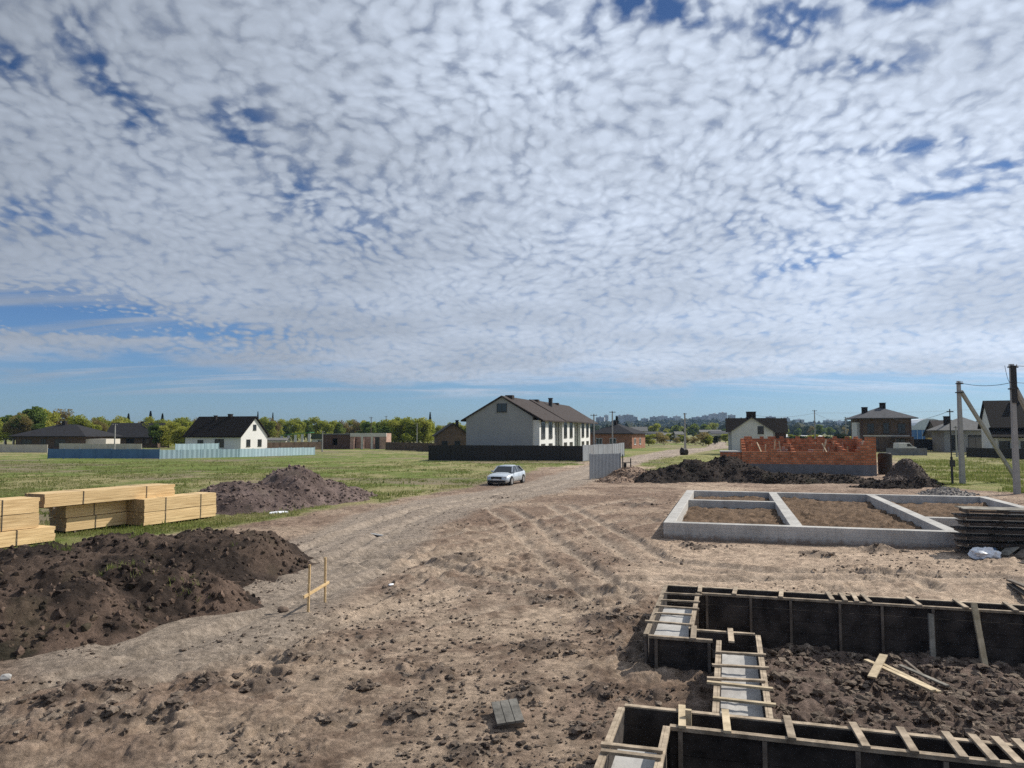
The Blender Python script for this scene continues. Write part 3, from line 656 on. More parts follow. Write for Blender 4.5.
# leaning props against the rear wall
def vpx(px, u):
    k = (px - 512) / F * math.cos(PITCH); return -u * (math.sin(TH) - k * math.cos(TH)) / (math.cos(TH) + k * math.sin(TH))
def board(name, label, p, q, w_, h_, mt, group=None, up=(0, 0, 1)):
    c = (Vector(p) + Vector(q)) / 2; m = MB(); m.bar(Vector(p) - c, Vector(q) - c, w_, h_, up); o = m.build(name, mt, loc=c, bevel=.004)
    return tag(o, label, 'board', group)
S = lambda v, u, z: site(u, v, z)
board('prop_board', 'grey upright prop board leaning on the rear formwork wall', S(vpx(925, 16.0), 16.0, -.42), S(vpx(924, 16.3), 16.3, .48), .1, .04, 'board_grey', 'boards propped against the rear formwork wall', up=(0, 1, 0))
board('prop_board', 'long pale prop board slanting over the rail of the rear formwork wall', S(vpx(977, 15.8), 15.8, -.45), S(vpx(967, 16.33), 16.33, .72), .11, .04, 'board_pale', 'boards propped against the rear formwork wall', up=(0, 1, 0))
# loose boards lying in the pit
def gz1(p, dz): return (p[0], p[1], float(GZ(np.array([p[0]]), np.array([p[1]]))[0]) + dz)
def pitpt(px, py, dz=.12): p = ground(px, py, -.12); return (p[0], p[1], -.12 + dz)
board('loose_board', 'long pale board lying under the crossed offcut on the pit soil', pitpt(866, 667), pitpt(934, 699), .09, .035, 'board_pale', 'loose boards on the soil in the pit')
board('loose_board', 'pale board lying just behind the long one on the pit soil', pitpt(882, 670, .1), pitpt(940, 699, .1), .08, .035, 'board_pale', 'loose boards on the soil in the pit')
board('loose_board', 'short wide yellow offcut crossing the long pale board', pitpt(872, 687, .15), pitpt(884, 666, .19), .13, .03, 'board_pale', 'loose boards on the soil in the pit')
board('loose_board', 'grey weathered board half buried farther back in the pit', pitpt(900, 670, .08), pitpt(948, 690, .06), .08, .03, 'board_grey', 'loose boards on the soil in the pit')
board('loose_board', 'short dull stick on the pit soil beside the right end of the boards', pitpt(905, 664, .06), pitpt(930, 684, .05), .05, .03, 'board_old', 'loose boards on the soil in the pit')

# ---- finished concrete footing
FH = .62
cf = thing('concrete_footing', 'finished grey concrete strip footing with three cells of rubbly soil', 'concrete footing', site(28.5, 0, 0), SR)
def beam(v0, u0, v1, u1, name='footing_wall'):
    m = MB(); m.box(v0, u0 - 28.5, -.25, v1, u1 - 28.5, FH); m.build(name, 'concrete', cf, bevel=.012)
W_ = .42
beam(-2.42, 28.5, 7.5, 28.5 + W_)                     # front
beam(-2.42, 28.5 + W_ + .002, -2.42 + W_, 44.6)              # left
beam(2.08, 28.5 + W_ + .002, 2.08 + W_, 44.6 - .01)          # cross walls
beam(7.08, 28.5 + W_ + .002, 7.08 + W_, 44.6 - .01)
beam(-2.42 + W_ + .002, 38.2, 2.078, 38.2 + W_)
beam(-2.42 + W_ + .002, 44.18, 2.078, 44.6); beam(2.08 + W_ + .002, 44.18, 7.078, 44.6); beam(7.08 + W_ + .002, 44.18, 12.9, 44.6)
beam(12.48, 33.0, 12.9, 44.178)
beam(7.08 + W_ + .002, 33.0, 12.478, 33.4)

# ---- batter boards (string line mark)
bb = thing('batter_board', 'two thin yellow stakes joined by a low crossboard', 'batter board', ground(316, 606))
p0 = Vector(ground(308, 612)) - Vector(ground(316, 606)); p1 = Vector(ground(325, 602)) - Vector(ground(316, 606))
for p, tx in ((p0, .02), (p1, -.01)):
    m = MB(); m.bar(p + Vector((0, 0, -.15)), p + Vector((tx, 0, 1.04)), .045, .045); m.build('stake', 'timber_new', bb)
dd = (p1 - p0); m = MB(); m.bar(p0 - dd * .22 + Vector((0, -.04, .38)), p1 + dd * .25 + Vector((0, -.04, .42)), .03, .065); m.build('crossboard', 'timber_new', bb)

# ---- board panel lying on the ground
c = Vector(ground(508, 725)); lp = thing('board_lid', 'weathered grey plank lid lying flat on open brown ground', 'plank lid', (c.x, c.y, .02), R(-5))
m = MB()
for i in range(3): m.box(-.215 + i * .145, -.42, .145, -.215 + i * .145 + .138, .42, .175 + .004 * i)
m.build('planks', 'board_lid', lp, bevel=.004)
for y_ in (-.34, .3): m = MB(); m.box(-.2, y_, .0, .2, y_ + .08, .144); m.build('cleat', 'board_old', lp)
m = MB(); m.box(-.19, -.24, 0, -.15, .29, .14); m.box(.15, -.24, 0, .19, .29, .14); m.build('side_board', 'board_old', lp)
lp.rotation_euler = (R(4), R(-4), R(8)); lp.scale = (.85, .8, 1)

# ---- stick, litter, stones
p = ground(30, 754, .03); q = ground(52, 737, .03); board('stick', 'pale weathered stick on the sand at the bottom left corner', p, q, .035, .03, 'board_grey')['category'] = 'stick'
def blob(name, label, cat, px, py, s, mt, sc=(1, 1, .6), group=None, seed=0, sub=2):
    import bmesh
    bm = bmesh.new(); bmesh.ops.create_icosphere(bm, subdivisions=sub, radius=1); r = random.Random(seed + px)
    for v in bm.verts:
        k = 1 + r.uniform(-.22, .22); v.co = Vector((v.co.x * sc[0] * k, v.co.y * sc[1] * k, v.co.z * sc[2] * k)) * s
    me = bpy.data.meshes.new(name); bm.to_mesh(me); bm.free(); me.materials.append(M[mt]); o = bpy.data.objects.new(name, me); COL.objects.link(o)
    g = ground(px, py); o.location = (g[0], g[1], float(GZ(np.array([g[0]]), np.array([g[1]]))[0]) + s * sc[2] * .5); o.rotation_euler = (0, 0, r.uniform(0, 6)); tag(o, label, cat, group); return o
blob('plastic_scrap', 'tiny white plastic scrap on the bare ground right of the stakes', 'litter', 391, 586, .07, 'plastic_white', (1.4, .7, .4))
blob('plastic_scrap', 'white scrap lying in the grass below the greyish soil heap', 'litter', 279, 514, .22, 'plastic_white', (2.2, .7, .35))
blob('stone', 'pale stone at the foot of the nearest soil bank', 'stone', 6, 678, .09, 'concrete_pole')
blob('stone', 'dark clod standing alone left of the stakes', 'clod', 283, 611, .13, 'clod_dark')
blob('stone', 'row of whitish rubble at the road edge', 'rubble', 375, 533, .16, 'concrete_pole', (4, .8, .35))

# ---- timber packs (bundles of sawn boards); their long sides face right
TD = R(24.0); tdv = Vector((math.sin(TD), math.cos(TD), 0)); tnv = Vector((math.cos(TD), -math.sin(TD), 0))
def pack(label, base, length, width, height, z, nrow=4, ncol=7, bands=2):
    """base = lower corner of the right side at the near end; the pack runs away from there"""
    t = thing('timber_pack', label, 'timber pack', (base[0], base[1], z), -TD, 'packs of new yellow timber')
    m = MB(); bw = width / ncol; bh = height / nrow
    for i in range(ncol):
        for j in range(nrow):
            e0 = random.uniform(-.02, .02); e1 = random.uniform(-.03, .03); js = random.uniform(-.006, .006) if 0 < i < ncol - 1 else random.uniform(-.01, .0)
            x0 = -width + i * bw
            m.cur = 0; n0 = len(m.f)
            m.box(x0 + .002 + js, e0, j * bh + .002, x0 + bw - .002 + js, length + e1, (j + 1) * bh - .002)
            m.mi[n0 + 2] = 1; m.mi[n0 + 4] = 1
    m.build('boards', ['timber_new', 'timber_end'], t)
    for k in range(bands):
        y_ = length * (k + .5) / bands * .98 + .1; b = MB()
        b.box(.008, y_, -.0, .012, y_ + .03, height + .006); b.box(-width, y_, height + .002, .012, y_ + .03, height + .006); b.build('strap', 'steel_dark', t)
    for k in (0, 1): 
        y_ = .35 + k * (length - .8); b = MB(); b.box(-width, y_, -.08, -.02, y_ + .08, -.003); b.build('bearer', 'board_old', t)
    return t
def tbase(px, D, back=0): 
    p = Vector(at(px, D)); return p - tdv * back
c = tbase(147, 31.2); hp = .53
pack('lower timber pack of the far stack by the greyish soil heap', c, 3.9, 1.05, hp, .1)
pack('upper timber pack of the far stack, beside the greyish heap', c, 3.9, 1.05, hp, .1 + hp + .02)
c2 = tbase(70, 29.2); 
pack('short shaded timber pack at the bottom under the long bridging pack', c2 - tnv * .0, 4.6, 1.0, .5, .12)
pack('upper short timber pack directly beneath the long bridging pack', c2 - tnv * .05, 4.4, 1.0, .46, .12 + .52)
pack('long timber pack laid across the top of the two stacks', tbase(50, 27.8) - tnv * .15, 5.9, 1.15, .5, .12 + 1.06, ncol=8)
c3 = tbase(47, 26.9)
pack('bottom timber pack of the nearest stack, jutting out to the right', c3 + tdv * .25 - tdv * 5.4, 5.6, 1.1, .52, .05)
pack('middle timber pack of the nearest stack, with a long diagonal shadow', c3 - tdv * 5.4 - tnv * .1, 5.3, 1.1, .52, .05 + .54)
pack('topmost timber pack of the nearest stack at the left edge', c3 - tdv * 5.4 - tnv * .1, 5.3, 1.1, .52, .05 + 1.08)

# ---- stack of dark formwork panels at the right
sp_ = Vector(site(27.3, 7.2)); NP = 7
nm = ['topmost', 'second from the top', 'third from the top', 'fourth from the top', 'fifth from the top', 'sixth from the top', 'bottom']
for i in range(NP):
    z = .08 + (NP - 1 - i) * .215; t = thing('formwork_panel', 'dark used formwork panel, %s in the stack by the footing corner' % nm[i], 'formwork panel', (sp_.x + random.uniform(-.13, .13), sp_.y + random.uniform(-.08, .08), z), SR + R(random.uniform(-3, 3)), 'stacked used formwork panels')
    if i == 0: t['label'] = 'used formwork panel with a pale upper face, topmost in the stack by the footing corner'
    m = MB()
    for k in range(6): m.box(random.uniform(-.04, .04), k * .16, .105 if i else .12, 3.6, k * .16 + .15, .14 if i else .15)
    m.build('boards', 'board_grey' if i == 0 else 'board_dark', t, bevel=.004)
    for k in range(4):
        m = MB(); m.box(.08 + k * 1.1, .02, 0, .16 + k * 1.1, .93, .104); m.build('cross_rail', 'board_old', t)
    m = MB(); m.box(.17, .0, .03, 3.55, .03, .1); m.build('edge_rail', 'board_dark', t)
# boards leaning on the stack, sheets, bag
S3 = lambda px, py, z=0: ground(px, py, z)
def sheet(name, label, cat, corners, th, mt, group=None):
    vs = [Vector(c_) for c_ in corners]; c0 = sum(vs, Vector()) / len(vs); n = (vs[1] - vs[0]).cross(vs[2] - vs[0]).normalized() * th
    m = MB(); k = len(vs); m.add([v - c0 for v in vs] + [v - c0 + n for v in vs], [tuple(range(k)), tuple(range(2 * k - 1, k - 1, -1))] + [(i, (i + 1) % k, k + (i + 1) % k, k + i) for i in range(k)])
    return tag(m.build(name, mt, loc=c0), label, cat, group)
def yz(px, py, Y): p = at(px, Y); return (p[0], Y, zat(py, Y))
sheet('plywood_offcut', 'pale triangular plywood offcut leaning on the panel stack', 'plywood offcut', [yz(984, 532, 24.6), yz(990, 530.5, 24.7), yz(996, 545, 24.2), yz(994, 549, 24.1)], .02, 'board_pale')
sheet('plywood_offcut', 'pale round-edged plywood offcut right of the triangular one', 'plywood offcut', [yz(995, 534, 24.6), yz(1001, 535, 24.6), yz(1003.5, 540, 24.5), yz(1001, 546, 24.2), yz(996, 548, 24.1)], .02, 'board_pale')
board('plank', 'grey plank slanting down to the white bag', yz(998, 553, 23.4), yz(1020, 537, 24.4), .3, .04, 'board_grey')
board('plank', 'dark plank lying flat right of the white bag', S3(1002, 562, .06), S3(1040, 564, .06), .25, .05, 'board_dark')
board('plank', 'dark plank leaning at the right frame edge on the panel stack', yz(1012, 556, 23.2), yz(1032, 540, 24.2), .25, .05, 'board_old')
blob('plastic_bag', 'crumpled white and blue plastic bag at the foot of the panel stack', 'bag', 985, 561, .33, 'plastic_white', (1.25, .7, .6), sub=3)
bag2 = blob('film_scrap', 'bluish film scrap tucked behind the white bag', 'film scrap', 992, 556, .25, 'plastic_blue', (1.6, .6, .6), sub=3)
# planks at the right edge
board('green_plank', 'upper mossy dark plank at the right edge beyond the formwork', S3(1009, 580, .1), S3(1040, 592, .3), .14, .05, 'board_old', 'mossy planks at the right edge')
board('green_plank', 'lower mossy dark plank at the right edge, slipping to the ground', S3(1010, 584, .05), S3(1036, 601, .12), .16, .05, 'board_dark', 'mossy planks at the right edge')

# ================================================================== CAR
def build_car():
    g = Vector(ground(505, 486)); az = R(19)                 # local +y points to the rear
    t = thing('parked_car', 'silver white saloon car parked on the dirt road', 'car', (g.x + .1, g.y + 2.2, .0), -az)
    # stations along y (front -2.25 .. rear 2.25): (y, half width, sill z, belt z, centre z)
    st_ = [(-2.28, .62, .32, .58, .60), (-2.2, .76, .25, .66, .70), (-2.0, .85, .2, .72, .78), (-1.5, .89, .2, .80, .87), (-.95, .90, .2, .86, .94), (-.8, .90, .2, .88, .96),
           (0, .91, .2, .91, .96), (1.0, .91, .2, .93, .97), (1.5, .90, .2, .95, 1.02), (1.75, .89, .2, .96, 1.03), (2.1, .84, .24, .94, 1.0), (2.26, .74, .3, .86, .9), (2.32, .66, .36, .7, .74)]
    m = MB(); ring = []
    for y, hw, s, b, c in st_:
        prof = [(-hw * .86, s), (-hw, s + .12), (-hw * 1.01, (s + b) / 2), (-hw * .97, b - .03), (-hw * .9, b), (-hw * .5, c), (0, c + .01), (hw * .5, c), (hw * .9, b), (hw * .97, b - .03), (hw * 1.01, (s + b) / 2), (hw, s + .12), (hw * .86, s)]
        ring.append([(x, y, z) for x, z in prof])
    k = len(ring[0])
    for r_ in ring: m.v += r_
    for i in range(len(ring) - 1):
        for j in range(k): a = i * k + j; b_ = i * k + (j + 1) % k; m.f.append((a, b_, b_ + k, a + k)); m.mi.append(0)
    m.f.append(tuple(range(k))[::-1]); m.mi.append(0); m.f.append(tuple(range((len(ring) - 1) * k, len(ring) * k))); m.mi.append(0)
    m.build('body', 'car_paint', t, smooth=True)
    # glasshouse
    gs = [(-.98, .70, .93, .93), (-.35, .60, .93, 1.38), (.0, .585, .93, 1.42), (.7, .58, .93, 1.42), (1.1, .60, .95, 1.34), (1.72, .68, .98, 1.0)]
    m = MB()
    for y, ht, z0, z1 in gs: m.v += [(-.80, y, z0), (-ht, y, z1), (ht, y, z1), (.80, y, z0)]
    for i in range(len(gs) - 1):
        for j in range(4): a = i * 4 + j; b_ = i * 4 + (j + 1) % 4; m.f.append((a, b_, b_ + 4, a + 4)); m.mi.append(0)
    m.f += [(3, 2, 1, 0), tuple(len(m.v) - 4 + i for i in range(4))]; m.mi += [0, 0]
    m.build('window_glass', 'glass', t)
    m = MB(); rf = [(-.42, .60, 1.37), (0, .595, 1.435), (.7, .59, 1.435), (1.15, .61, 1.34)]
    for y, h_, z in rf: m.v += [(-h_, y, z - .02), (-h_ * .6, y, z + .015), (h_ * .6, y, z + .015), (h_, y, z - .02), (h_, y, z - .04), (-h_, y, z - .04)]
    for i in range(3):
        for j in range(6): a = i * 6 + j; b_ = i * 6 + (j + 1) % 6; m.f.append((a, b_, b_ + 6, a + 6)); m.mi.append(0)
    m.f += [tuple(range(6))[::-1], tuple(range(18, 24))]; m.mi += [0, 0]
    m.build('roof', 'car_paint', t, smooth=True)
    for s in (-1, 1):
        m = MB(); m.bar((s * .77, -.95, .93), (s * .6, -.38, 1.39), .06, .05); m.build('front_pillar', 'car_paint', t)
        m = MB(); m.bar((s * .8, .33, .93), (s * .6, .3, 1.41), .07, .04); m.build('middle_pillar', 'car_paint', t)
        m = MB(); m.bar((s * .78, 1.65, .98), (s * .61, 1.1, 1.36), .16, .05); m.build('rear_pillar', 'car_paint', t)
        m = MB(); m.box(s * .93 - .07, -.78, .94, s * .93 + .07, -.68, 1.06); m.build('mirror', 'car_paint', t, bevel=.02)
        m = MB(); m.box(min(s * .45, s * .78), -2.245, .56, max(s * .45, s * .78), -2.1, .70); m.build('headlight', 'lamp_glass', t, bevel=.02)
        m = MB(); m.box(min(s * .5, s * .76), 2.2, .7, max(s * .5, s * .76), 2.3, .84); m.build('tail_light', 'brick', t, bevel=.02)
        for yy_ in (-1.38, 1.42):
            w_ = thing('wheel', None, None, (s * .82, yy_, .32)); w_.parent = t
            if 'category' in w_: del w_['category']
            m = MB(); m.cyl((-.11, 0, 0), (.11, 0, 0), .32, n=24); m.build('tyre', 'rubber', w_)
            m = MB(); m.cyl((s * .08, 0, 0), (s * .118, 0, 0), .21, n=16); m.build('rim', 'alloy', w_)
            m = MB(); m.cyl((s * .0, 0, 0), (s * .10, 0, .0), .385, n=24); o = m.build('wheel_arch', 'trim_black', w_)
    m = MB(); m.box(-.42, -2.30, .5, .42, -2.2, .68); m.build('grille', 'trim_black', t, bevel=.01)
    m = MB(); m.box(-.7, -2.30, .26, .7, -2.12, .4); m.build('lower_grille', 'trim_black', t, bevel=.02)
    m = MB(); m.box(-.26, -2.325, .42, .26, -2.302, .52); m.build('number_plate', 'frame_white', t)
    for s in (-1, 1):
        m = MB(); m.box(s * .918 - .004, -.9, .32, s * .918 + .004, -.89, .88); m.box(s * .918 - .004, .28, .32, s * .918 + .004, .29, .88); m.box(s * .918 - .004, 1.1, .45, s * .918 + .004, 1.11, .88); m.build('door_seam', 'trim_black', t)
    return t
build_car()
# ================================================================== BUILDINGS
def win(parent, face, a, z, w_, h_, off, fm='frame_white', axis='x', sign=-1, cross=True):
    """a window on a wall: axis 'x' -> the wall runs along x at y=off, outward = sign*y; axis 'y' -> the wall runs along y at x=off"""
    t = .07; m = MB()
    def bx(mb, a0, z0, a1, z1, d0, d1):
        lo, hi = sorted((off + sign * d0, off + sign * d1))
        if axis == 'x': mb.box(a0, lo, z0, a1, hi, z1)
        else: mb.box(lo, a0, z0, hi, a1, z1)
    bx(m, a, z, a + t, z + h_, .0, .07); bx(m, a + w_ - t, z, a + w_, z + h_, .0, .07); bx(m, a + t, z, a + w_ - t, z + t, 0, .07); bx(m, a + t, z + h_ - t, a + w_ - t, z + h_, 0, .07)
    if cross and w_ > .9: bx(m, a + w_ / 2 - t / 2, z + t, a + w_ / 2 + t / 2, z + h_ - t, 0, .065)
    f = m.build('window', fm, parent)
    p = MB(); bx(p, a + t, z + t, a + w_ - t, z + h_ - t, .005, .03); p.build('pane', 'glass', f)
    s = MB(); bx(s, a - .06, z - .06, a + w_ + .06, z - .002, 0, .14); s.build('sill', fm, f)
def gable_roof(parent, x0, x1, y0, y1, ze, zr, oh, th, mt, along='y', trim='frame_dark', gable_oh=.4):
    """ridge along the given axis, eaves overhang oh"""
    m = MB()
    if along == 'y':
        c = (x0 + x1) / 2; k = (zr - ze) / (c - x0)
        A = [(x0 - oh, ze - k * oh), (c, zr), (x1 + oh, ze - k * oh), (x1 + oh, ze - k * oh + th), (c, zr + th), (x0 - oh, ze - k * oh + th)]
        m.prism(A, y0 - gable_oh, y1 + gable_oh, 'y')
    else:
        c = (y0 + y1) / 2; k = (zr - ze) / (c - y0)
        A = [(y0 - oh, ze - k * oh), (c, zr), (y1 + oh, ze - k * oh), (y1 + oh, ze - k * oh + th), (c, zr + th), (y0 - oh, ze - k * oh + th)]
        m.prism(A, x0 - gable_oh, x1 + gable_oh, 'x')
    return m.build('roof', mt, parent)
def hip_roof(parent, x0, x1, y0, y1, ze, zr, oh, mt, rl=None):
    X0, X1, Y0, Y1 = x0 - oh, x1 + oh, y0 - oh, y1 + oh; w_, d = X1 - X0, Y1 - Y0
    m = MB(); t = .18
    if w_ >= d: i = d / 2; r = [(X0 + i, (Y0 + Y1) / 2, zr), (X1 - i, (Y0 + Y1) / 2, zr)]
    else: i = w_ / 2; r = [((X0 + X1) / 2, Y0 + i, zr), ((X0 + X1) / 2, Y1 - i, zr)]
    v = [(X0, Y0, ze), (X1, Y0, ze), (X1, Y1, ze), (X0, Y1, ze), (X0, Y0, ze + t), (X1, Y0, ze + t), (X1, Y1, ze + t), (X0, Y1, ze + t)] + r
    fs = [(0, 3, 2, 1), (0, 1, 5, 4), (1, 2, 6, 5), (2, 3, 7, 6), (3, 0, 4, 7)]
    if w_ >= d: fs += [(4, 5, 9, 8), (5, 6, 9), (6, 7, 8, 9), (7, 4, 8)]
    else: fs += [(4, 5, 8), (5, 6, 9, 8), (6, 7, 9), (7, 4, 8, 9)]
    m.add(v, fs); return m.build('roof', mt, parent)
def chimney(parent, x, y, z0, z1, s, mt='chim', cap=True):
    m = MB(); m.box(x - s, y - s, z0, x + s, y + s, z1); o = m.build('chimney', mt, parent)
    if cap: k = MB(); k.box(x - s - .08, y - s - .08, z1 + .001, x + s + .08, y + s + .08, z1 + .12); k.build('cap', 'steel_dark', o)
    return o
# ---- row of town houses (local x=v, y=u)
U0, V0, V1 = 102.0, -36.8, -25.9
g = site(U0, V0); th_ = thing('town_house_row', 'long two-storey grey and white house row with brown gabled roof behind the black fence', 'house', g, SR)
Wt = V1 - V0; ze, zr = 5.95, 9.05; U = [0, 15.2, 30.4, 45.5]
for i in range(3):
    y0, y1 = U[i], U[i + 1] - .02; dz = (0, .1, .05)[i]; xo = (0, .25, .5)[i]
    m = MB(); m.prism([(xo, 0), (Wt - .9, 0), (Wt - .9, ze + .25), (Wt / 2, zr - .05 + dz), (xo, ze)], y0, y1, 'y'); m.build('wall', 'grey_wall', th_)
    m = MB(); m.box(Wt - .898, y0 + .3, 0, Wt + .05, y0 + 9.9, ze - .25); m.build('bay_wall', 'white_wall', th_)
    gable_roof(th_, xo, Wt, y0, y1, ze + dz, zr + dz, .75, .2, 'roof_brown', gable_oh=.3 if i != 1 else .1)
    for k in range(2):
        a = y0 + 1.3 + k * 4.6
        win(th_, 0, a, 3.1, 2.3, 2.55, Wt + .05, 'frame_dark', 'y', 1); win(th_, 0, a, .3, 2.3, 2.0, Wt + .05, 'frame_dark', 'y', 1)
    chimney(th_, Wt / 2 + .3, y0 + 3, zr - .6, zr + .38, .55, 'roof_brown', cap=False)
    if i == 1: chimney(th_, Wt / 2 + 1.6, y0 + 8.5, zr - 1.6, zr + .75, .3, 'steel_dark')
    m = MB(); m.cyl((Wt + .12, y0 + 12.2, 0), (Wt + .12, y0 + 12.2, ze - .4), .07); m.build('drainpipe', 'frame_dark', th_)
win(th_, 0, Wt / 2 - .75, 6.9, 1.5, 1.2, 0, 'frame_dark', cross=True)
win(th_, 0, Wt / 2 - 1.1, .9, 1.1, .8, 0, 'frame_dark'); win(th_, 0, Wt / 2 + 1.5, .9, .9, 1.1, 0, 'frame_dark')
# ---- fences
def fence(name, label, pts, h, mt, post=2.5, th=.05, cap=False, z0=0.0, wave=0, cat='fence', group=None, pm=None, gap=0):
    """panels between posts, along a polyline of ground points"""
    p0 = Vector((*pts[0][:2], z0)); t = thing(name, label, cat, p0, 0, group)
    for a, b in zip(pts[:-1], pts[1:]):
        a = Vector((*a[:2], z0)) - p0; b = Vector((*b[:2], z0)) - p0; L_ = (b - a).length; n = max(1, round(L_ / post)); d = (b - a) / n; nn = Vector((d.y, -d.x, 0)).normalized()
        for i in range(n):
            q = a + d * i; r = q + d; hh = h + random.uniform(-.02, .02) * h; m = MB()
            e = d.normalized() * .05
            if wave:
                k = max(4, int(d.length / wave)); vs = []
                for j in range(k + 1):
                    c_ = q + e + (d - 2 * e) * j / k + nn * (.03 if j % 2 else 0); vs += [(c_.x, c_.y, c_.z + .06), (c_.x, c_.y, c_.z + hh)]
                vs2 = [(x + nn.x * .02, y + nn.y * .02, z) for x, y, z in vs]; nv = len(vs)
                fs = [(2 * j, 2 * j + 2, 2 * j + 3, 2 * j + 1) for j in range(k)] + [(nv + 2 * j, nv + 2 * j + 1, nv + 2 * j + 3, nv + 2 * j + 2) for j in range(k)] + [(2 * j + 1, 2 * j + 3, nv + 2 * j + 3, nv + 2 * j + 1) for j in range(k)]
                m.add(vs + vs2, fs)
            else: m.bar(q + e + Vector((0, 0, .05 + hh / 2)), r - e + Vector((0, 0, .05 + hh / 2)), th, hh)
            m.build('panel', mt, t)
            s = MB(); s.bar(q + Vector((0, 0, -.1)), q + Vector((0, 0, h + .08)), .1, .1, up=(d.x, d.y, 0)); s.build('post', pm or mt, t)
        s = MB(); s.bar(b + Vector((0, 0, -.1)), b + Vector((0, 0, h + .08)), .1, .1, up=(0, 1, 0)); s.build('post', pm or mt, t)
    return t
F1 = [at(429, 103.5), at(582, 101.0)]
fence('metal_fence', 'tall black sheet fence in front of the town house row', F1, 2.15, 'fence_dark', 3.0, wave=.25)
fence('metal_fence', 'pale grey corrugated fence running away beside the road', [at(582.6, 101.0), at(612, 112), at(624, 124)], 2.2, 'fence_metal', 2.2, wave=.3)
fence('metal_sheet_fence', 'single grey corrugated sheet panel standing alone by the road', [at(590, 63.0), at(620, 65.5)], 2.1, 'fence_metal', 3.2, wave=.09)
m = MB(); gt = thing('gate_frame', 'dark open gate frame right of the grey corrugated sheet', 'gate', at(622, 70))
for x_ in (0, .75): s = MB(); s.box(x_, 0, -.1, x_ + .09, .09, 1.9 - x_ * .5); s.build('post', 'steel_dark', gt)
s = MB(); s.box(.092, .02, 1.1, .748, .06, 1.16); s.box(.092, .02, .4, .748, .06, .46); s.build('rail', 'steel_dark', gt)
s = MB(); s.box(.12, .025, .47, .4, .05, 1.09); s.build('infill_sheet', 'fence_dark', gt)
# brown-roofed small house, far left of town houses
def simple_house(name, label, loc, rz, w_, d, h, rise, roof='gable', along='x', wallm='cream_wall', roofm='roof_dark', oh=.5, wins=(), side=(), chim=(), group=None, fm='frame_white', cat='house', th=.18):
    t = thing(name, label, cat, loc, rz, group)
    if roof == 'gable':
        if along == 'x': m = MB(); m.prism([(0, 0), (d, 0), (d, h), (d / 2, h + rise - .03), (0, h)], 0, w_, 'x'); m.build('wall', wallm, t)
        else: m = MB(); m.prism([(0, 0), (w_, 0), (w_, h), (w_ / 2, h + rise - .03), (0, h)], 0, d, 'y'); m.build('wall', wallm, t)
        gable_roof(t, 0, w_, 0, d, h, h + rise, oh, th, roofm, along)
    else:
        m = MB(); m.box(0, 0, -.2, w_, d, h - .002); m.build('wall', wallm, t); hip_roof(t, 0, w_, 0, d, h, h + rise, oh, roofm)
    for a, z, ww, hh in wins: win(t, 0, a, z, ww, hh, 0, fm)
    for a, z, ww, hh, sgn in side: win(t, 0, a, z, ww, hh, w_ if sgn > 0 else 0, fm, 'y', sgn)
    for x, y, z0, z1, s in chim: chimney(t, x, y, z0, z1, s)
    return t
simple_house('far_house', 'small dark gabled house left of the town house row', at(437, 152), R(10), 6.6, 8, 3.4, 2.3, along='y', wallm='brown_wall', roofm='roof_dark', wins=((1, .9, 1.2, 1.3), (3.6, .9, 1.2, 1.3)), chim=((4.5, 4, 4, 6.4, .3),), fm='frame_dark')
fence('wooden_fence', 'low dark fence in front of the small dark gabled house', [at(386, 165), at(436, 150)], 1.7, 'brown_wall', 3.2)
# ---- white house with black roof: gable faces right towards us
D = 152; gl = at(245, D)
# local: gable wall is the front (y=0), the house runs back to +y ... turned so that the gable faces right and towards the camera
wh = simple_house('gabled_house', 'white house with steep black gabled roof and pale blue fence', at(241, 147), R(72), 8.4, 13.5, 3.3, 3.7, along='y', wallm='white_wall', roofm='roof_black', oh=.45,
    wins=((1.7, 1.1, 1.2, 1.4), (5.3, 1.1, 1.2, 1.4), (3.7, 4.4, 1.0, 1.1)), side=((4, 1.0, 2.2, 1.6, -1), (9, 1.0, 1.4, 1.4, -1)), chim=((4.2, 6, 6.4, 7.6, .35), (3.4, 9, 6, 7.3, .25)), fm='frame_dark', th=.22)
# ---- bungalow with hip roof, left edge
bg_ = simple_house('hip_roof_bungalow', 'low bungalow with wide charcoal hip roof behind the cream wall', at(16, 172), R(-4), 16.5, 12, 2.9, 2.9, 'hip', wallm='brown_wall', roofm='roof_dark', oh=1.2,
    wins=((1.5, .8, 2.4, 1.5), (6.2, .2, 1.2, 2.2), (9.5, .8, 2.6, 1.5)), fm='frame_dark', chim=((7.5, 6, 5, 6.5, .4),))
m = MB(); m.box(16.6, .5, -.1, 21.5, 6, 2.4); m.build('garage', 'cream_wall', bg_)
m = MB(); m.box(-3.5, .4, 2.3, -.02, 5, 2.5); m.build('porch_roof', 'roof_dark', bg_)
for k in (-3.3, -1.2): m = MB(); m.box(k, .5, -.1, k + .2, .7, 2.298); m.build('porch_post', 'cream_wall', bg_)
simple_house('gabled_house', 'dark-roofed long house between the bungalow and the white house', at(106, 190), R(6), 12.5, 9, 3.0, 3.2, 'gable', 'x', wallm='brown_wall', roofm='roof_dark', oh=.7,
    wins=((1, .9, 2, 1.4), (5, .9, 2, 1.4), (9, .9, 1.6, 1.4)), chim=((7, 5, 5, 6.6, .35),), fm='frame_dark')
fence('cream_wall', 'long cream boundary wall in front of the bungalow', [at(-20, 146), at(48, 143)], 1.5, 'fence_cream', 4.5, th=.2, cat='wall')
fence('cream_wall', 'distant cream wall between the bungalow and the bushes', [at(60, 165), at(142, 160)], 1.4, 'fence_cream', 4.5, th=.2, cat='wall')
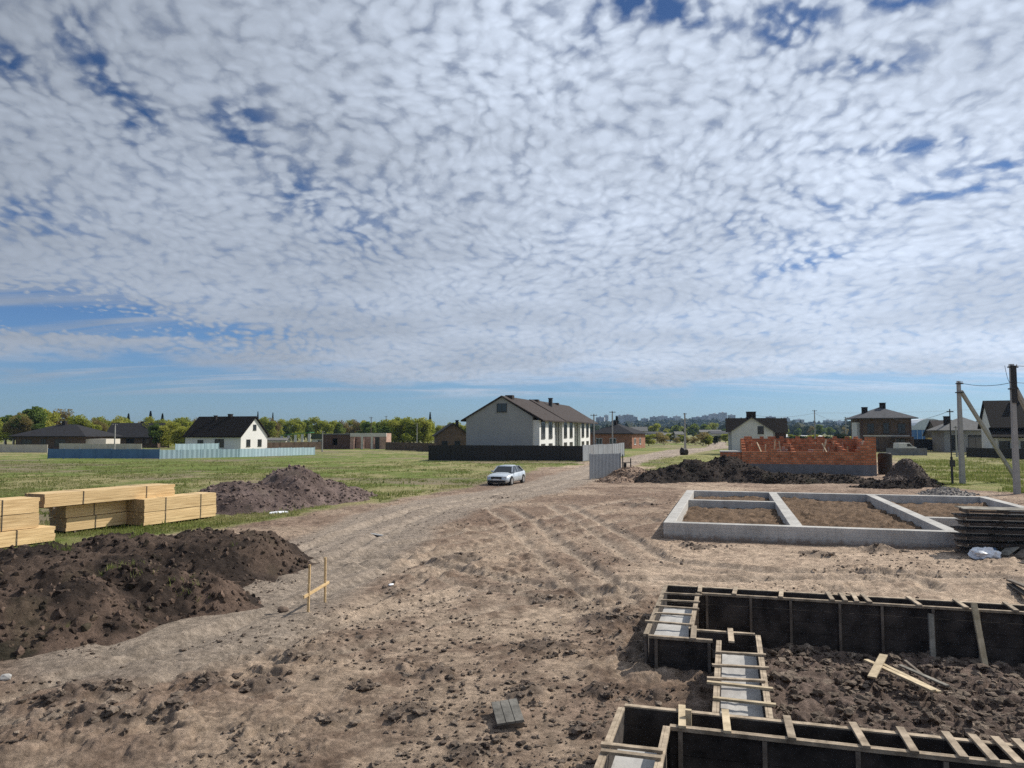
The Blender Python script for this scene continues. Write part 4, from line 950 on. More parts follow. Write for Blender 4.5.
fence('sheet_fence', 'dark blue sheet fence in front of the bungalow', [at(49, 112), at(160, 110)], 1.45, 'fence_blue', 2.6, wave=.35)
fence('sheet_fence', 'pale blue sheet fence enclosing the white gabled house', [at(160.6, 109.5), at(240, 117), at(315, 129)], 1.35, 'fence_pale', 2.6, wave=.35)
fence('sheet_fence', 'short pale blue fence corner behind the long pale fence', [at(176, 131), at(219, 137)], 1.9, 'fence_pale', 3, wave=.4)
# green-sheeted yard and unfinished brick house
fence('picket_fence', 'low dark brown picket fence behind the pale blue fence', [at(266, 160), at(322, 170)], 1.7, 'brown_wall', 3.4)
gs_ = thing('green_canopy', 'green sheet canopy on white posts behind the brown pickets', 'canopy', at(282, 186))
m = MB(); m.bar((0, 0, 3.2), (7.6, 0, 3.9), 4.0, .12, up=(0, 0, 1)); m.build('roof_sheet', 'green_sheet', gs_)
for k in range(5): m = MB(); m.box(.2 + k * 1.7, -1.8, -.1, .8 + k * 1.7, -1.6, 3.0 + k * .15); m.build('post', 'shed_white', gs_)
simple_house('flat_shed', 'small pale shed with flat roof next to the white house', at(267, 182), 0, 4.6, 3, 1.9, .5, wallm='cream_wall', roofm='roof_pale', oh=.2, wins=((1.2, .8, 1, .6),), cat='shed')
simple_house('site_cabin', 'pale site cabin with dark green roof before the unfinished brick house', at(312, 195), 0, 7.5, 4, 2.4, .9, 'gable', 'x', wallm='shed_white', roofm='leaf_dark', oh=.4, wins=((1.5, .9, 1.4, 1),), cat='cabin')
ub = thing('unfinished_brick_house', 'unfinished flat-topped brick house with open doorways', 'house', at(323, 174))
m = MB(); m.box(0, 0, -.1, 2.2, 7, 3.4); m.box(2.2, .02, -.1, 3.4, 6.9, .9); m.box(2.2, .02, 2.5, 3.4, 6.9, 3.35); m.box(3.4, 0, -.1, 6.4, 7, 3.4); m.build('dark_brick_wall', 'brick_dark', ub)
m = MB(); xs = [(6.42, 7.3), (8.8, 9.6), (11.1, 12.0), (13.3, 14.9)]
for a, b in xs: m.box(a, -.1, -.1, b, .35, 2.9)
m.box(6.42, 6.4, -.1, 14.9, 6.8, 3.7); m.box(14.5, .36, -.1, 14.9, 6.39, 3.7); m.build('pink_brick_wall', 'brick_pink', ub)
m = MB(); m.box(6.42, -.12, 2.902, 14.9, .37, 3.75); m.build('lintel_beam', 'brick_white', ub)
for a in (9.2, 11.5): m = MB(); m.box(a - .2, -.14, -.1, a + .2, -.103, 3.7); m.build('pilaster', 'brick_white', ub)
m = MB(); m.box(0, -.1, 3.402, 6.4, 7.1, 3.6); m.build('ring_beam', 'plinth', ub)
m = MB(); m.box(12.3, -.05, 0, 13.3, .0, 2.8); m.build('door_sheet', 'frame_dark', ub)
# ---- orange brick house with hip roof
bh = simple_house('brick_house', 'orange brick house with low slate hip roof behind the town houses', at(590, 182), R(-24), 10.5, 13, 3.5, 2.5, 'hip', wallm='brick_house', roofm='roof_dark', oh=.6,
    wins=((1.5, 1, 1.6, 1.5), (5, 1, 1.6, 1.5)), side=((2, 1, 1.4, 1.5, 1), (7, 1, 1.4, 1.5, 1)), fm='frame_white', chim=((5, 5, 5.2, 6.7, .35),))
# ---- brick walls under construction
bw = thing('unfinished_brick_walls', 'waist-high to head-high orange hollow brick walls on a grey plinth', 'brick walls', site(74.2, -.45), SR)
BL, BD = 13.3, 9.5
m = MB(); m.box(1.6, 0, -.3, BL, BD, 1.0); m.build('plinth', 'plinth', bw)
def stepwall(name, a0, a1, f0, f1, z0, ztop, axis='x', step=.4):
    m = MB(); a = a0
    while a < a1 - .01:
        b = min(a1, a + step); z = z0 + max(.23, round((ztop(a) - z0) / .23) * .23)
        if axis == 'x': m.box(a, f0, z0, b, f1, z)
        else: m.box(f0, a, z0, f1, b, z)
        a = b
    m.build(name, 'brick', bw)
r_ = random.Random(3)
stepwall('front_wall', 1.6, BL, 0.02, .4, 1.002, lambda a: 2.05 + (.25 if int(a * 1.3) % 5 == 0 else 0) + (.9 if a > 12.3 else 0) + (.5 if a > 11.9 else 0))
stepwall('rear_wall', 1.6, BL, BD - .4, BD - .02, 1.002, lambda a: 3.3 + r_.choice((0, 0, .23)))
stepwall('side_wall', .4, BD - .4, 1.62, 2.0, 1.002, lambda a: 2.3 + .12 * a, 'y'); stepwall('side_wall', .4, BD - .4, BL - .4, BL - .02, 1.002, lambda a: 2.9 + .04 * a, 'y')
stepwall('inner_wall', .42, BD - .42, 6.2, 6.5, 1.002, lambda a: 2.1 + .13 * a, 'y'); stepwall('inner_wall', .42, BD - .42, 10.6, 10.9, 1.002, lambda a: 2.3 + .1 * a, 'y')
stepwall('inner_wall', 2.0, 6.18, 4.5, 4.8, 1.002, lambda a: 2.6 + r_.choice((0, .23, .46))); stepwall('inner_wall', 6.52, 10.58, 5.2, 5.5, 1.002, lambda a: 2.8 + r_.choice((-.23, 0, .46)))
m = MB(); m.box(-.4, .3, -.3, 1.58, 3.6, 2.05); m.build('porch_block', 'brick', bw)
m = MB(); m.box(-.45, .25, 2.052, 1.62, 3.65, 2.15); m.build('porch_slab', 'concrete_pole', bw)
for i, (v_, u_, n_, lb) in enumerate(((4.4, 76.5, 4, 'small stack of pale bricks in the left bay of the brick walls'), (7.6, 76.3, 3, 'low stack of pale bricks in the middle bay of the brick walls'), (12.0, 76.8, 4, 'stack of pale bricks in the right bay of the brick walls'))):
    m = MB()
    for a in range(5):
        for b in range(n_ + r_.choice((0, 1))): m.box(a * .28, 0, b * .23, a * .28 + .26, .5, b * .23 + .22)
    o = m.build('brick_stack', 'brick_pink', loc=site(u_, v_ - .3, 1.0 + .42), rz=SR); tag(o, lb, 'brick stack', 'brick stacks inside the brick walls')
    q = MB(); q.box(0, 0, 0, 1.4, .5, .42); tag(q.build('pallet_stack', 'board_old', loc=site(u_, v_ - .3, 1.0), rz=SR), lb.replace('small stack of pale bricks', 'dull crate under the bricks').replace('low stack of pale bricks', 'dull crate under the bricks').replace('stack of pale bricks', 'dull crate under the bricks'), 'crate', 'crates inside the brick walls')
for i, (v_, u_, hh) in enumerate(((3.2, 75.6, 1.6), (8.4, 75.8, 1.9), (9.1, 75.6, 1.5), (11.6, 75.7, 1.8))):
    tag(board('brace_board', ['pale board leaning inside the left end of the brick walls', 'tall pale board leaning left of the middle of the brick walls', 'short pale board beside the tall leaning one', 'pale board leaning near the right end of the brick walls'][i], site(u_, v_, 1.5), site(u_ + .5, v_ + (.5 if i % 2 else -.6), 1.4 + hh), .16, .05, 'board_pale'), None, 'board', 'boards leaning inside the brick walls')
for i in range(16):
    v_ = 2.2 + i * .68 + random.uniform(-.2, .2); u_ = random.uniform(75.0, 82)
    board('brace_board', 'thin pale board standing upright among the bricks inside the unfinished walls', site(u_, v_, 1.0), site(u_ + random.uniform(-.3, .3), v_ + random.uniform(-.3, .3), random.uniform(2.5, 3.3)), .12, .05, random.choice(('board_pale', 'board_pale', 'brick_pink')), 'upright boards inside the brick walls')
# dark tank
tk = thing('water_tank', 'dark brown upright tank right of the brick walls', 'tank', at(884, 70.5))
m = MB(); m.cyl((0, 0, 0), (0, 0, 1.95), .62, n=20); m.build('tank_body', 'tank', tk)
for z in (.3, 1.0, 1.7): m = MB(); m.cyl((0, 0, z), (0, 0, z + .05), .65, n=20); m.build('hoop', 'steel_dark', tk)
m = MB(); m.cyl((0, 0, 1.951), (0, 0, 2.03), .55, .5, n=20); m.build('lid', 'steel_dark', tk)
# ---- white gable house behind the brick walls
wg = simple_house('gabled_house', 'pale gabled house with black roofs behind the orange brick walls', at(731.5, 131), SR, 6.9, 3.1, 4.1, 2.4, 'gable', 'y', wallm='shed_white', roofm='roof_pale', oh=.15,
    wins=((4.4, 3.7, 1.0, 1.3), (4.1, 1.5, 1.8, 1.2), (1.6, 1.0, 1.4, 1.6)), chim=((3.4, 2.2, 5.6, 7.5, .8),), fm='frame_dark', th=.1)
m = MB(); m.box(-.6, 3.12, -.1, 7.41, 8.6, 3.9); m.build('main_wall', 'shed_white', wg)
m = MB(); m.prism([(2.0, 3.95), (9.4, 3.95), (5.6, 6.55), (5.4, 6.55)], -1.0, 7.42, 'x'); m.build('main_roof', 'roof_black', wg)
m = MB(); m.box(7.42, 3.2, -.1, 9.3, 9, 3.9); m.build('wing_wall', 'brick_dark', wg); 
m = MB(); m.prism([(1.9, 3.93), (9.5, 3.93), (5.6, 6.5), (5.4, 6.5)], 7.43, 9.6, 'x'); m.build('wing_roof', 'roof_black', wg)
m = MB(); m.box(8.0, 1.0, 0, 11.2, 2.4, 1.9); m.build('lean_to', 'blue_clad', wg)
# ---- brown two-storey hip roof house
D = 152
br = simple_house('hip_roof_villa', 'two-storey dark brown villa with grey hip roof and two chimneys', at(861, D), R(-14), 9.4, 10.0, 6.7, 2.5, 'hip', wallm='brown_wall', roofm='roof_grey', oh=1.1,
    wins=((1.2, 3.7, 1.3, 2.0), (4.2, 3.7, 1.1, 2.2), (6.9, 3.7, 1.4, 2.0), (1.6, .6, 1.6, 1.9), (6.4, .6, 1.8, 2.0)), side=((2, 3.8, 1.3, 1.8, -1), (6, 3.8, 1.3, 1.8, -1)), chim=((1.6, 4, 7.2, 9.1, .5), (5.2, 4.5, 8.2, 10.0, .5)), fm='frame_dark')
m = MB(); m.box(-.03, -.03, 3.1, 9.43, -.004, 3.35); m.build('string_course', 'cream_wall', br)
for k in (-.02, 9.05): m = MB(); m.box(k, -.06, -.1, k + .37, -.005, 6.6); m.build('corner_strip', 'brick_dark', br)
m = MB(); m.box(-.6, 1, -.1, -.02, 6, 6.0); m.build('side_wing', 'shed_white', br)
m = MB(); m.box(5.6, -2.6, 2.85, 9.2, -.1, 3.05); m.build('balcony', 'brown_wall', br)
for k in (5.7, 8.9): m = MB(); m.box(k, -2.5, -.1, k + .25, -2.25, 2.848); m.build('balcony_post', 'brown_wall', br)
fence('mesh_fence', 'low grey mesh fence across the right grass field', [at(886, 126), at(926, 126)], 1.2, 'plinth', 2.5)
fence('dark_fence', 'black board fence right of the brown villa', [at(912, 158), at(948, 156)], 2.4, 'fence_dark', 3)
m = thing('parked_van', 'small pale van beside the brown villa', 'van', at(898, 139), R(5))
q = MB(); q.prism([(0, .3), (3.6, .3), (3.6, 1.1), (2.9, 1.3), (2.3, 1.95), (.1, 1.95), (0, 1.2)], 0, 1.7, 'y'); q.build('body', 'shed_white', m, bevel=.05)
q = MB(); q.prism([(1.7, 1.3), (2.75, 1.3), (2.25, 1.8), (1.7, 1.8)], -.01, 1.71, 'y'); q.build('window', 'glass', m)
for x_ in (.75, 2.8):
    q = MB(); q.cyl((x_, -.02, .33), (x_, .2, .33), .33, n=14); q.build('wheel', 'rubber', m)
# ---- blue arched building
ab = thing('arched_hall', 'blue clad hall with pale rounded roof between villa and grey house', 'hall', at(915, 205), R(-6))
m = MB(); m.box(0, 0, -.1, 8.2, 14, 4.6); m.build('wall', 'blue_clad', ab)
pr = [(.0 - .1 + 8.4 * i / 12, 4.6 + 3.1 * math.sin(math.pi * (i * .9 + .6) / 12) ** .5) for i in range(13)]
m = MB(); m.prism([(-.1, 4.602)] + pr + [(8.3, 4.602)], -.1, 14.1, 'y'); m.build('roof', 'arch_white', ab)
for k in range(6): m = MB(); m.box(.5 + k * 1.3, -.06, 0, .62 + k * 1.3, -.002, 4.55); m.build('wall_rib', 'arch_white', ab)
# ---- brown roofed and grey roofed houses
simple_house('gabled_house', 'low house with brown gabled roof behind the thin black pole', at(939, 176), R(-10), 7, 9, 3.4, 3.3, 'gable', 'x', wallm='brown_wall', roofm='roof_brown', oh=.6, wins=((2, .8, 1.4, 1.4), (5, .8, 1.4, 1.4)), chim=((4, 5, 6, 7.4, .3),), fm='frame_dark')
simple_house('hip_roof_house', 'grey hip-roofed house standing behind the nearer pair of concrete poles', at(944, 148), R(-16), 8.8, 9, 4.2, 2.9, 'hip', wallm='grey_wall', roofm='roof_pale', oh=.9, wins=((1.2, .4, 1.3, 3.0), (4.2, .8, 2.6, 2.6)), chim=((1.4, 3.5, 5, 7.1, .45),), fm='frame_dark')
rh = simple_house('tall_gabled_house', 'tall white house with big dark brown roof at the right edge', at(992, 131), R(-24), 13, 11, 5.6, 3.9, 'gable', 'x', wallm='white_wall', roofm='roof_black', oh=1.5,
    wins=((1.0, .9, 1.6, 1.5), (4.2, .9, 1.2, 1.5), (6.6, .7, 2.0, 1.7), (6.6, 3.8, 1.6, 1.4), (9.6, 3.8, 1.4, 1.4)), chim=((5, 5.5, 8.5, 10.6, .5),), fm='frame_dark', th=.25)
m = MB(); m.prism([(-3.4, 3.0), (-.02, 4.6), (-.02, 4.8), (-3.4, 3.2)], -.5, 6.2, 'x'); m.build('porch_roof', 'roof_black', rh)
m = MB(); m.box(-.1, -1.2, 3.0, 5.0, -.02, 3.15); m.build('balcony', 'brown_wall', rh)
for k in (0, 2.9, 5.8): m = MB(); m.box(k, -3.2, -.1, k + .25, -2.95, 3.0); m.build('porch_post', 'cream_wall', rh)
fence('dark_fence', 'black fence in front of the tall white house', [at(966, 118), at(1044, 104)], 1.5, 'fence_dark', 3)
blob('white_sack', 'white sack lying at the foot of the dark fence in the right field', 'sack', 976, 452, .6, 'plastic_white', (1.4, .8, .55))
# small pale sheds far off
for i, (px, Y, w_, h_, mt, rf, lb) in enumerate(((632, 300, 6, 4.4, 'shed_white', 'roof_pale', 'small white shed right of the orange brick house'), (663, 330, 7, 2.6, 'shed_white', 'roof_pale', 'low white shed left of the tallest far pole'),
        (676, 300, 3, 3, 'cream_wall', 'roof_pale', 'narrow cream shed touching the tallest far pole'), (752, 230, 12, 2.3, 'shed_white', 'shed_white', 'long white roof behind the brick walls'), (640, 420, 14, 3, 'grey_wall', 'roof_grey', 'long grey barn in the far field'),
        (712, 350, 10, 3.2, 'cream_wall', 'roof_grey', 'cream barn left of the pale gabled house'), (800, 240, 9, 2.0, 'shed_white', 'shed_white', 'low white shed right of the far poles'), (700, 520, 20, 4, 'grey_wall', 'roof_pale', 'long pale warehouse far behind the field'))):
    simple_house('shed', lb, at(px, Y), R(-5 + i * 3), w_, 5, h_, h_ * .35, 'gable', 'x', wallm=mt, roofm=rf, oh=.3, wins=((w_ * .3, h_ * .3, .9, .9),), cat='shed')
for i, (px, Y, w_, h_) in enumerate(((706, 150, 1.2, 1.3), (685, 118, 1.4, 1.6))): pass
blob('dark_bin', 'small dark bush stump on the grass beside the far track', 'stump', 684, 455, .75, 'tank', (1, 1, 1.2))
# ================================================================== POLES AND WIRES
def pole(label, loc, h, r0=.16, r1=.1, mt='concrete_pole', arm=0, cat='pole', n_ins=0, group='power line poles', square=True):
    t = thing('utility_pole', label, cat, loc, random.uniform(-.2, .2), group)
    m = MB()
    if square:
        m.v += [(sx * r0, sy * r0 * .8, -.3) for sx, sy in ((-1, -1), (1, -1), (1, 1), (-1, 1))] + [(sx * r1, sy * r1 * .8, h) for sx, sy in ((-1, -1), (1, -1), (1, 1), (-1, 1))]
        m.f += [(0, 3, 2, 1), (4, 5, 6, 7), (0, 1, 5, 4), (1, 2, 6, 5), (2, 3, 7, 6), (3, 0, 4, 7)]; m.mi += [0] * 6
    else: m.cyl((0, 0, -.3), (0, 0, h), r0, r1)
    m.build('shaft', mt, t)
    if arm:
        m = MB(); m.box(-arm, -.03 - r1, h - .25, arm, .03 - r1, h - .17); a = m.build('crossarm', 'steel_dark', t)
        for k in range(n_ins):
            x_ = -arm + .1 + k * (2 * arm - .2) / max(1, n_ins - 1); m = MB(); m.cyl((x_, -r1, h - .17), (x_, -r1, h - .02), .045, .03, 8); m.build('insulator', 'porcelain', a)
    return t
def brace(t, top, foot, r=.13):
    m = MB(); m.bar(top, foot, r * 1.6, r * 2, up=(0, 1, 0)); m.build('brace', 'concrete_pole', t)
    m = MB(); m.bar((-.2, -.02, top[2] - .12), (.25, -.02, top[2] - .12), .4, .08); m.build('clamp', 'steel_dark', t)
pa = Vector(at(960.5, 57.5)); PAH = zat(381, 57.5)
tA = pole('braced concrete pole standing in the grass left of the tallest pole', pa, PAH, .18, .115, arm=.3, n_ins=3); tA.rotation_euler = (0, 0, 0)
fA = Vector(at(1016, 60)) - pa; brace(tA, (.18, .05, zat(391, 57.5)), (fA.x, fA.y, -.1))
pb = Vector(at(1014.5, 48.5)); PBH = zat(364, 48.5)
tB = pole('tallest braced concrete pole at the right edge', pb, PBH, .17, .115, arm=.35, n_ins=3); tB.rotation_euler = (0, 0, 0)
fB = Vector(at(1066, 52)) - pb; brace(tB, (.18, .05, zat(387, 48.5)), (fB.x, fB.y, -.1))
m = MB(); m.box(-.18, -.2, 5.9, .18, -.14, 8.35); m.build('cable_bundle', 'wire', tB)
tC = pole('thin black pole in the right field with a thick lower sleeve', at(950.5, 57), zat(409, 57), .05, .04, 'steel_dark', square=False, arm=.25, n_ins=0)
m = MB(); m.cyl((0, 0, -.1), (0, 0, 2.1), .085); m.build('sleeve', 'steel_dark', tC); m = MB(); m.box(-.2, -.12, 1.35, .2, -.07, 1.85); m.build('meter_box', 'steel_dark', tC)
tD = pole('tapering grey far pole rising from the middle of the far grass', at(685, 150), zat(413, 150), .22, .12, arm=.4, n_ins=2)
for px, Y, top, mt, lb in ((815, 160, 410, 'concrete_pole', 'dark pole rising behind the brick walls'), (846, 200, 417, 'concrete_pole', 'small pole left of the brown villa'), (594, 108, 414, 'concrete_pole', 'left one of two pale poles by the town houses'), (612.5, 116, 411, 'concrete_pole', 'right one of two pale poles by the town houses'),
                           (371, 190, 417, 'brown_wall', 'tall brown pole at the unfinished brick house'), (322.5, 150, 431, 'concrete_pole', 'pale pole at the left corner of the unfinished brick house'), (115, 150, 424, 'concrete_pole', 'pale pole in front of the dark-roofed long house'), (632, 260, 421, 'concrete_pole', 'faint pole above the small white shed'),
                           (386, 260, 416, 'brown_wall', 'thin far pole right of the unfinished brick house'), (417, 200, 423, 'concrete_pole', 'thin pole left of the small dark house'), (956, 120, 426, 'concrete_pole', 'grey post just right of the thin black pole')):
    pole(lb, at(px, Y), zat(top, Y), .12, .08, mt, arm=.5 if Y < 200 else .6, n_ins=2)
def wire(label, p, q, sag, r=.012, group='overhead wires', n=16):
    p = Vector(p); q = Vector(q); m = MB(); pr = None
    for i in range(n + 1):
        t = i / n; c = (q - p) * t; c.z -= sag * 4 * t * (1 - t)
        if pr is not None: m.cyl(pr, c, r, n=6)
        pr = c
    o = m.build('overhead_wire', 'wire', loc=p)
    return tag(o, label, 'wire', group)
A_ = pa + Vector((0, 0, PAH - .1)); B_ = pb + Vector((0, 0, PBH - 1.2)); B2 = pb + Vector((0, 0, PBH - .1))
wire('black wire joining the heads of the two braced poles', A_, B_, .25, .018)
wire('upper wire leaving the tallest pole to the right', B2, B2 + Vector((30, -6, 0)), .6, .016)
wire('lower wire leaving the tallest pole to the right', B_, B_ + Vector((30, -6, .2)), .8, .014)
wire('short slack loop hanging from the head of the tallest pole', B2 + Vector((-.45, 0, 0)), B2 + Vector((-.1, -.1, -1.0)), .5, .014)
wire('thin wire from the thin black pole to the brown villa', Vector(at(950.5, 57, zat(411, 57))), Vector(at(885, 155, zat(413, 155))), 1.2, .015)
wire('long thin wire between the far poles above the brick walls', Vector(at(815, 160, zat(413, 160))), Vector(at(846, 200, zat(419, 200))), .8, .02)
wire('long thin wire from the white gable to the far pole', Vector(at(752, 134, zat(415, 134))), Vector(at(815, 160, zat(413, 160))), .6, .02)
wire('thin wire from the far pole to the villa roof', Vector(at(815, 160, zat(413, 160))), Vector(at(1100, 300, zat(395, 300))), 2, .02)
# ================================================================== TREES
def crown_mesh(seed, H, Wd, n, leaf, blobs, tall=1.0, gap=.0, name='crown'):
    r = np.random.default_rng(seed)
    B_ = []
    for i in range(blobs):
        a = r.uniform(0, 6.28); rad = r.uniform(.15, .55) * Wd * (1 if i else 0); z = H * (.26 + .56 * i / blobs + r.uniform(-.05, .05))
        s = Wd * r.uniform(.26, .46) * (1.05 - .45 * (z / H))
        B_.append((rad * math.cos(a) * (1.15 - z / H * .6), rad * math.sin(a) * (1.15 - z / H * .6), z, s, s * tall * r.uniform(.7, 1.1)))
    k = r.integers(0, len(B_), n); Bn = np.array(B_)[k]
    d = r.standard_normal((n, 3)); d /= np.linalg.norm(d, axis=1)[:, None]; rr = (r.uniform(0, 1, n) ** .45)[:, None]
    C = Bn[:, :3] + d * rr * np.stack([Bn[:, 3], Bn[:, 3], Bn[:, 4]], 1)
    C = C[C[:, 2] > H * .05]; n = len(C)
    a1 = r.standard_normal((n, 3)); a1 /= np.linalg.norm(a1, axis=1)[:, None]; a2 = np.cross(a1, r.standard_normal((n, 3))); a2 /= np.linalg.norm(a2, axis=1)[:, None]
    s = (leaf * r.uniform(.5, 1.3, n))[:, None]
    V = np.stack([C - a1 * s, C + a2 * s * .7, C + a1 * s, C - a2 * s * .7], 1).reshape(-1, 3)
    bt = r.uniform(0, 1, len(B_)); tone = np.clip(np.repeat(bt[k[:n]] * .6 + r.uniform(0, .4, n), 4), 0, 1)
    return V, np.arange(4 * n).reshape(-1, 4), tone, B_
def trunk_mb(B_, H, r0, seed):
    m = MB(); rd = random.Random(seed); p = Vector((0, 0, -.2)); q = Vector((rd.uniform(-.2, .2), rd.uniform(-.2, .2), H * .3)); m.cyl(p, q, r0, r0 * .75, 8)
    top = Vector((rd.uniform(-.3, .3), rd.uniform(-.3, .3), H * .82)); m.cyl(q, top, r0 * .75, r0 * .15, 7)
    for b in B_: 
        s = q.lerp(top, rd.uniform(0, .5)); m.cyl(s, Vector(b[:3]), r0 * .35, r0 * .08, 5)
    return m
PROTO = {}
def proto(key, H, Wd, n, leaf, blobs, mt, tall, seed, r0=.25):
    V, Fc, tone, B_ = crown_mesh(seed, H, Wd, n, leaf, blobs, tall)
    o = np_mesh('crown', V, Fc, mt, smooth=False, tone=tone); c = o.data; bpy.data.objects.remove(o)
    o = trunk_mb(B_, H, r0, seed).build('trunk', 'bark'); t = o.data; bpy.data.objects.remove(o); PROTO[key] = (t, c)
proto('broad', 10, 5.6, 4200, .26, 13, 'leaf_fresh', .95, 1); proto('broad2', 10, 5.2, 4200, .26, 14, 'leaf_green', .9, 2); proto('bud', 10, 4.8, 2400, .2, 13, 'leaf_bud', 1.1, 3)
proto('tall', 10, 2.3, 2200, .2, 10, 'leaf_fresh', 1.4, 4); proto('bush', 3, 2.2, 1500, .13, 8, 'leaf_fresh', .8, 5, .08); proto('bush2', 3, 2.6, 1500, .13, 8, 'leaf_dark', .7, 6, .08); proto('bushb', 3, 2.4, 900, .12, 8, 'leaf_bud', .8, 8, .06)
# a conical conifer
def conifer():
    r = np.random.default_rng(9); n = 2600; z = 10 * r.uniform(.12, 1, n); rad = (10 - z) * .2 * r.uniform(.3, 1, n) + .05; a = r.uniform(0, 6.28, n)
    C = np.stack([rad * np.cos(a), rad * np.sin(a), z], 1); a1 = np.stack([np.cos(a), np.sin(a), -.4 + 0 * a], 1); a2 = np.stack([-np.sin(a), np.cos(a), 0 * a], 1)
    V = np.stack([C - a1 * .25, C + a2 * .1, C + a1 * .25, C - a2 * .1], 1).reshape(-1, 3)
    o = np_mesh('crown', V, np.arange(4 * n).reshape(-1, 4), 'leaf_dark', smooth=False, tone=np.repeat(r.uniform(0, 1, n), 4)); c = o.data; bpy.data.objects.remove(o)
    m = MB(); m.cyl((0, 0, -.2), (0, 0, 9.6), .18, .03, 8); o = m.build('trunk', 'bark'); t = o.data; bpy.data.objects.remove(o); PROTO['conifer'] = (t, c)
conifer()
KIND = {'broad': ('broadleaf_tree', 'yellow-green broad tree'), 'broad2': ('broadleaf_tree', 'mid-green broad tree'), 'bud': ('budding_tree', 'brownish tree just coming into leaf'), 'tall': ('slender_tree', 'slender yellow-green tree'), 'conifer': ('conifer_tree', 'dark pointed conifer'),
        'bush': ('bush', 'yellow-green bush'), 'bush2': ('bush', 'dark green bush'), 'bushb': ('bush', 'brownish budding bush')}
def tree(key, px, Y, h, where, group, wid=1.0, z=0):
    k = h / (3 if key.startswith('bush') else 10); nm_, lb = KIND[key]
    t = thing(nm_, lb + ' ' + where, 'bush' if key.startswith('bush') else 'tree', (*at(px, Y)[:2], z), random.uniform(0, 6.28), group)
    t.scale = (k * wid * 1.15, k * wid * 1.15, k)
    for me, nm2 in zip(PROTO[key], ('trunk', 'crown')):
        o = bpy.data.objects.new(nm2, me); COL.objects.link(o); o.parent = t
    return t
TREES = []
def row(keys, x0, x1, n, Y0, Y1, h0, h1, zone, group, wid=1.0):
    for i in range(n):
        px = x0 + (x1 - x0) * (i + random.uniform(.2, .8)) / n; TREES.append((random.choice(keys), px, random.uniform(Y0, Y1), random.uniform(h0, h1), zone, group, wid))
row(['broad', 'bud', 'broad2'], -40, 28, 8, 205, 235, 8.5, 10.5, 'behind the bungalow at the left edge', 'trees behind the bungalow', 1.0)
row(['broad', 'broad', 'broad2', 'bud'], 15, 62, 7, 215, 250, 11, 13.2, 'in the high clump behind the bungalow', 'trees behind the bungalow', 1.0)
row(['bud', 'broad', 'broad'], 64, 106, 9, 220, 270, 8.0, 10.0, 'between the high clump and the dark-roofed long house', 'trees behind the bungalow', 1.0)
row(['broad', 'bud', 'broad2', 'broad'], 100, 190, 15, 260, 330, 9.0, 11.0, 'behind the dark-roofed long house', 'trees behind the long house', .9)
row(['broad', 'broad', 'broad2'], 140, 192, 8, 180, 205, 5.5, 8.0, 'between the long house and the white house', 'trees beside the white house', 1.0)
row(['broad', 'bud', 'broad2', 'broad'], 188, 330, 24, 300, 380, 9.5, 11.5, 'in the wood behind the green canopy', 'trees of the far wood', .9)
row(['broad', 'bud', 'broad2', 'broad', 'tall'], 318, 395, 17, 280, 340, 8.8, 10.5, 'in the wood behind the unfinished brick house', 'trees of the far wood', .9)
row(['broad', 'broad', 'broad2'], 386, 432, 9, 215, 240, 8.0, 9.6, 'right of the unfinished brick house', 'trees right of the unfinished house', 1.0)
row(['bud', 'broad'], 425, 470, 6, 290, 330, 7, 9, 'behind the small dark gabled house', 'trees behind the town houses', .9)
row(['bushb', 'bush', 'bush2'], 640, 730, 14, 210, 330, 2.4, 4.6, 'on the far meadow between the road and the pale gabled house', 'bushes on the far meadow', 1.2)
row(['broad', 'broad2'], 640, 730, 9, 420, 560, 7, 12, 'in the loose trees at the far side of the meadow', 'trees beyond the far meadow', 1.1)
row(['bush2', 'bush'], 775, 850, 9, 180, 220, 2.6, 4.2, 'behind the orange brick walls', 'bushes behind the brick walls', 1.3)
row(['bush', 'bush2', 'bushb'], 900, 960, 6, 165, 180, 2, 3.2, 'between the villa and the grey hip-roofed house', 'bushes by the villa', 1.0)
row(['broad2', 'bud'], 780, 850, 6, 520, 700, 8, 12, 'far behind the brick walls', 'trees far behind the brick walls', 1.1)
TREES += [('conifer', 128, 300, 11.5, 'above the roof of the long house, left of two', 'far conifers', 1), ('conifer', 150, 300, 12.5, 'above the roof of the long house, right of two', 'far conifers', 1), ('conifer', 162, 300, 11.5, 'standing left of the white house roof', 'far conifers', 1), ('conifer', 257.5, 380, 14.5, 'tall above the wood right of the white gable', 'far conifers', .6),
          ('conifer', 272.5, 380, 14, 'second tall one right of the white gable', 'far conifers', .6), ('conifer', 430, 300, 12, 'left of the town house row', 'far conifers', .8), ('conifer', 617, 260, 9.5, 'right behind the orange brick house', 'far conifers', 1.4)]
cnt = {}
for tt in sorted(TREES, key=lambda q: q[1]):
    k = (tt[0], tt[4]); cnt[k] = cnt.get(k, 0) + 1
tot = dict(cnt); cnt = {}
for key, px, Y, h, zone, group, wd in sorted(TREES, key=lambda q: q[1]):
    k = (key, zone); cnt[k] = cnt.get(k, 0) + 1
    t = tree(key, px, Y, h, zone, group, wd)
    if tot[k] > 1: t['label'] = KIND[key][1] + ' ' + zone + ', ' + (ORD[cnt[k] - 1] + ' from the left' if cnt[k] > 1 else 'leftmost one')
    wds = t['label'].split()
    if len(wds) > 16: t['label'] = ' '.join(t['label'].replace('just coming into leaf', 'budding').replace('brownish tree budding', 'brownish budding tree').split()[:16])
# weeds on the banks
for i, (px, py, lb) in enumerate(((62, 618, 'small green weed tuft on the nearest soil bank, leftmost'), (120, 612, 'green weed tuft in the hollow of the nearest bank'), (162, 572, 'green weed tuft on the crest of the dark bank'), (205, 594, 'tiny weed tuft at the middle of the dark bank'))): pass

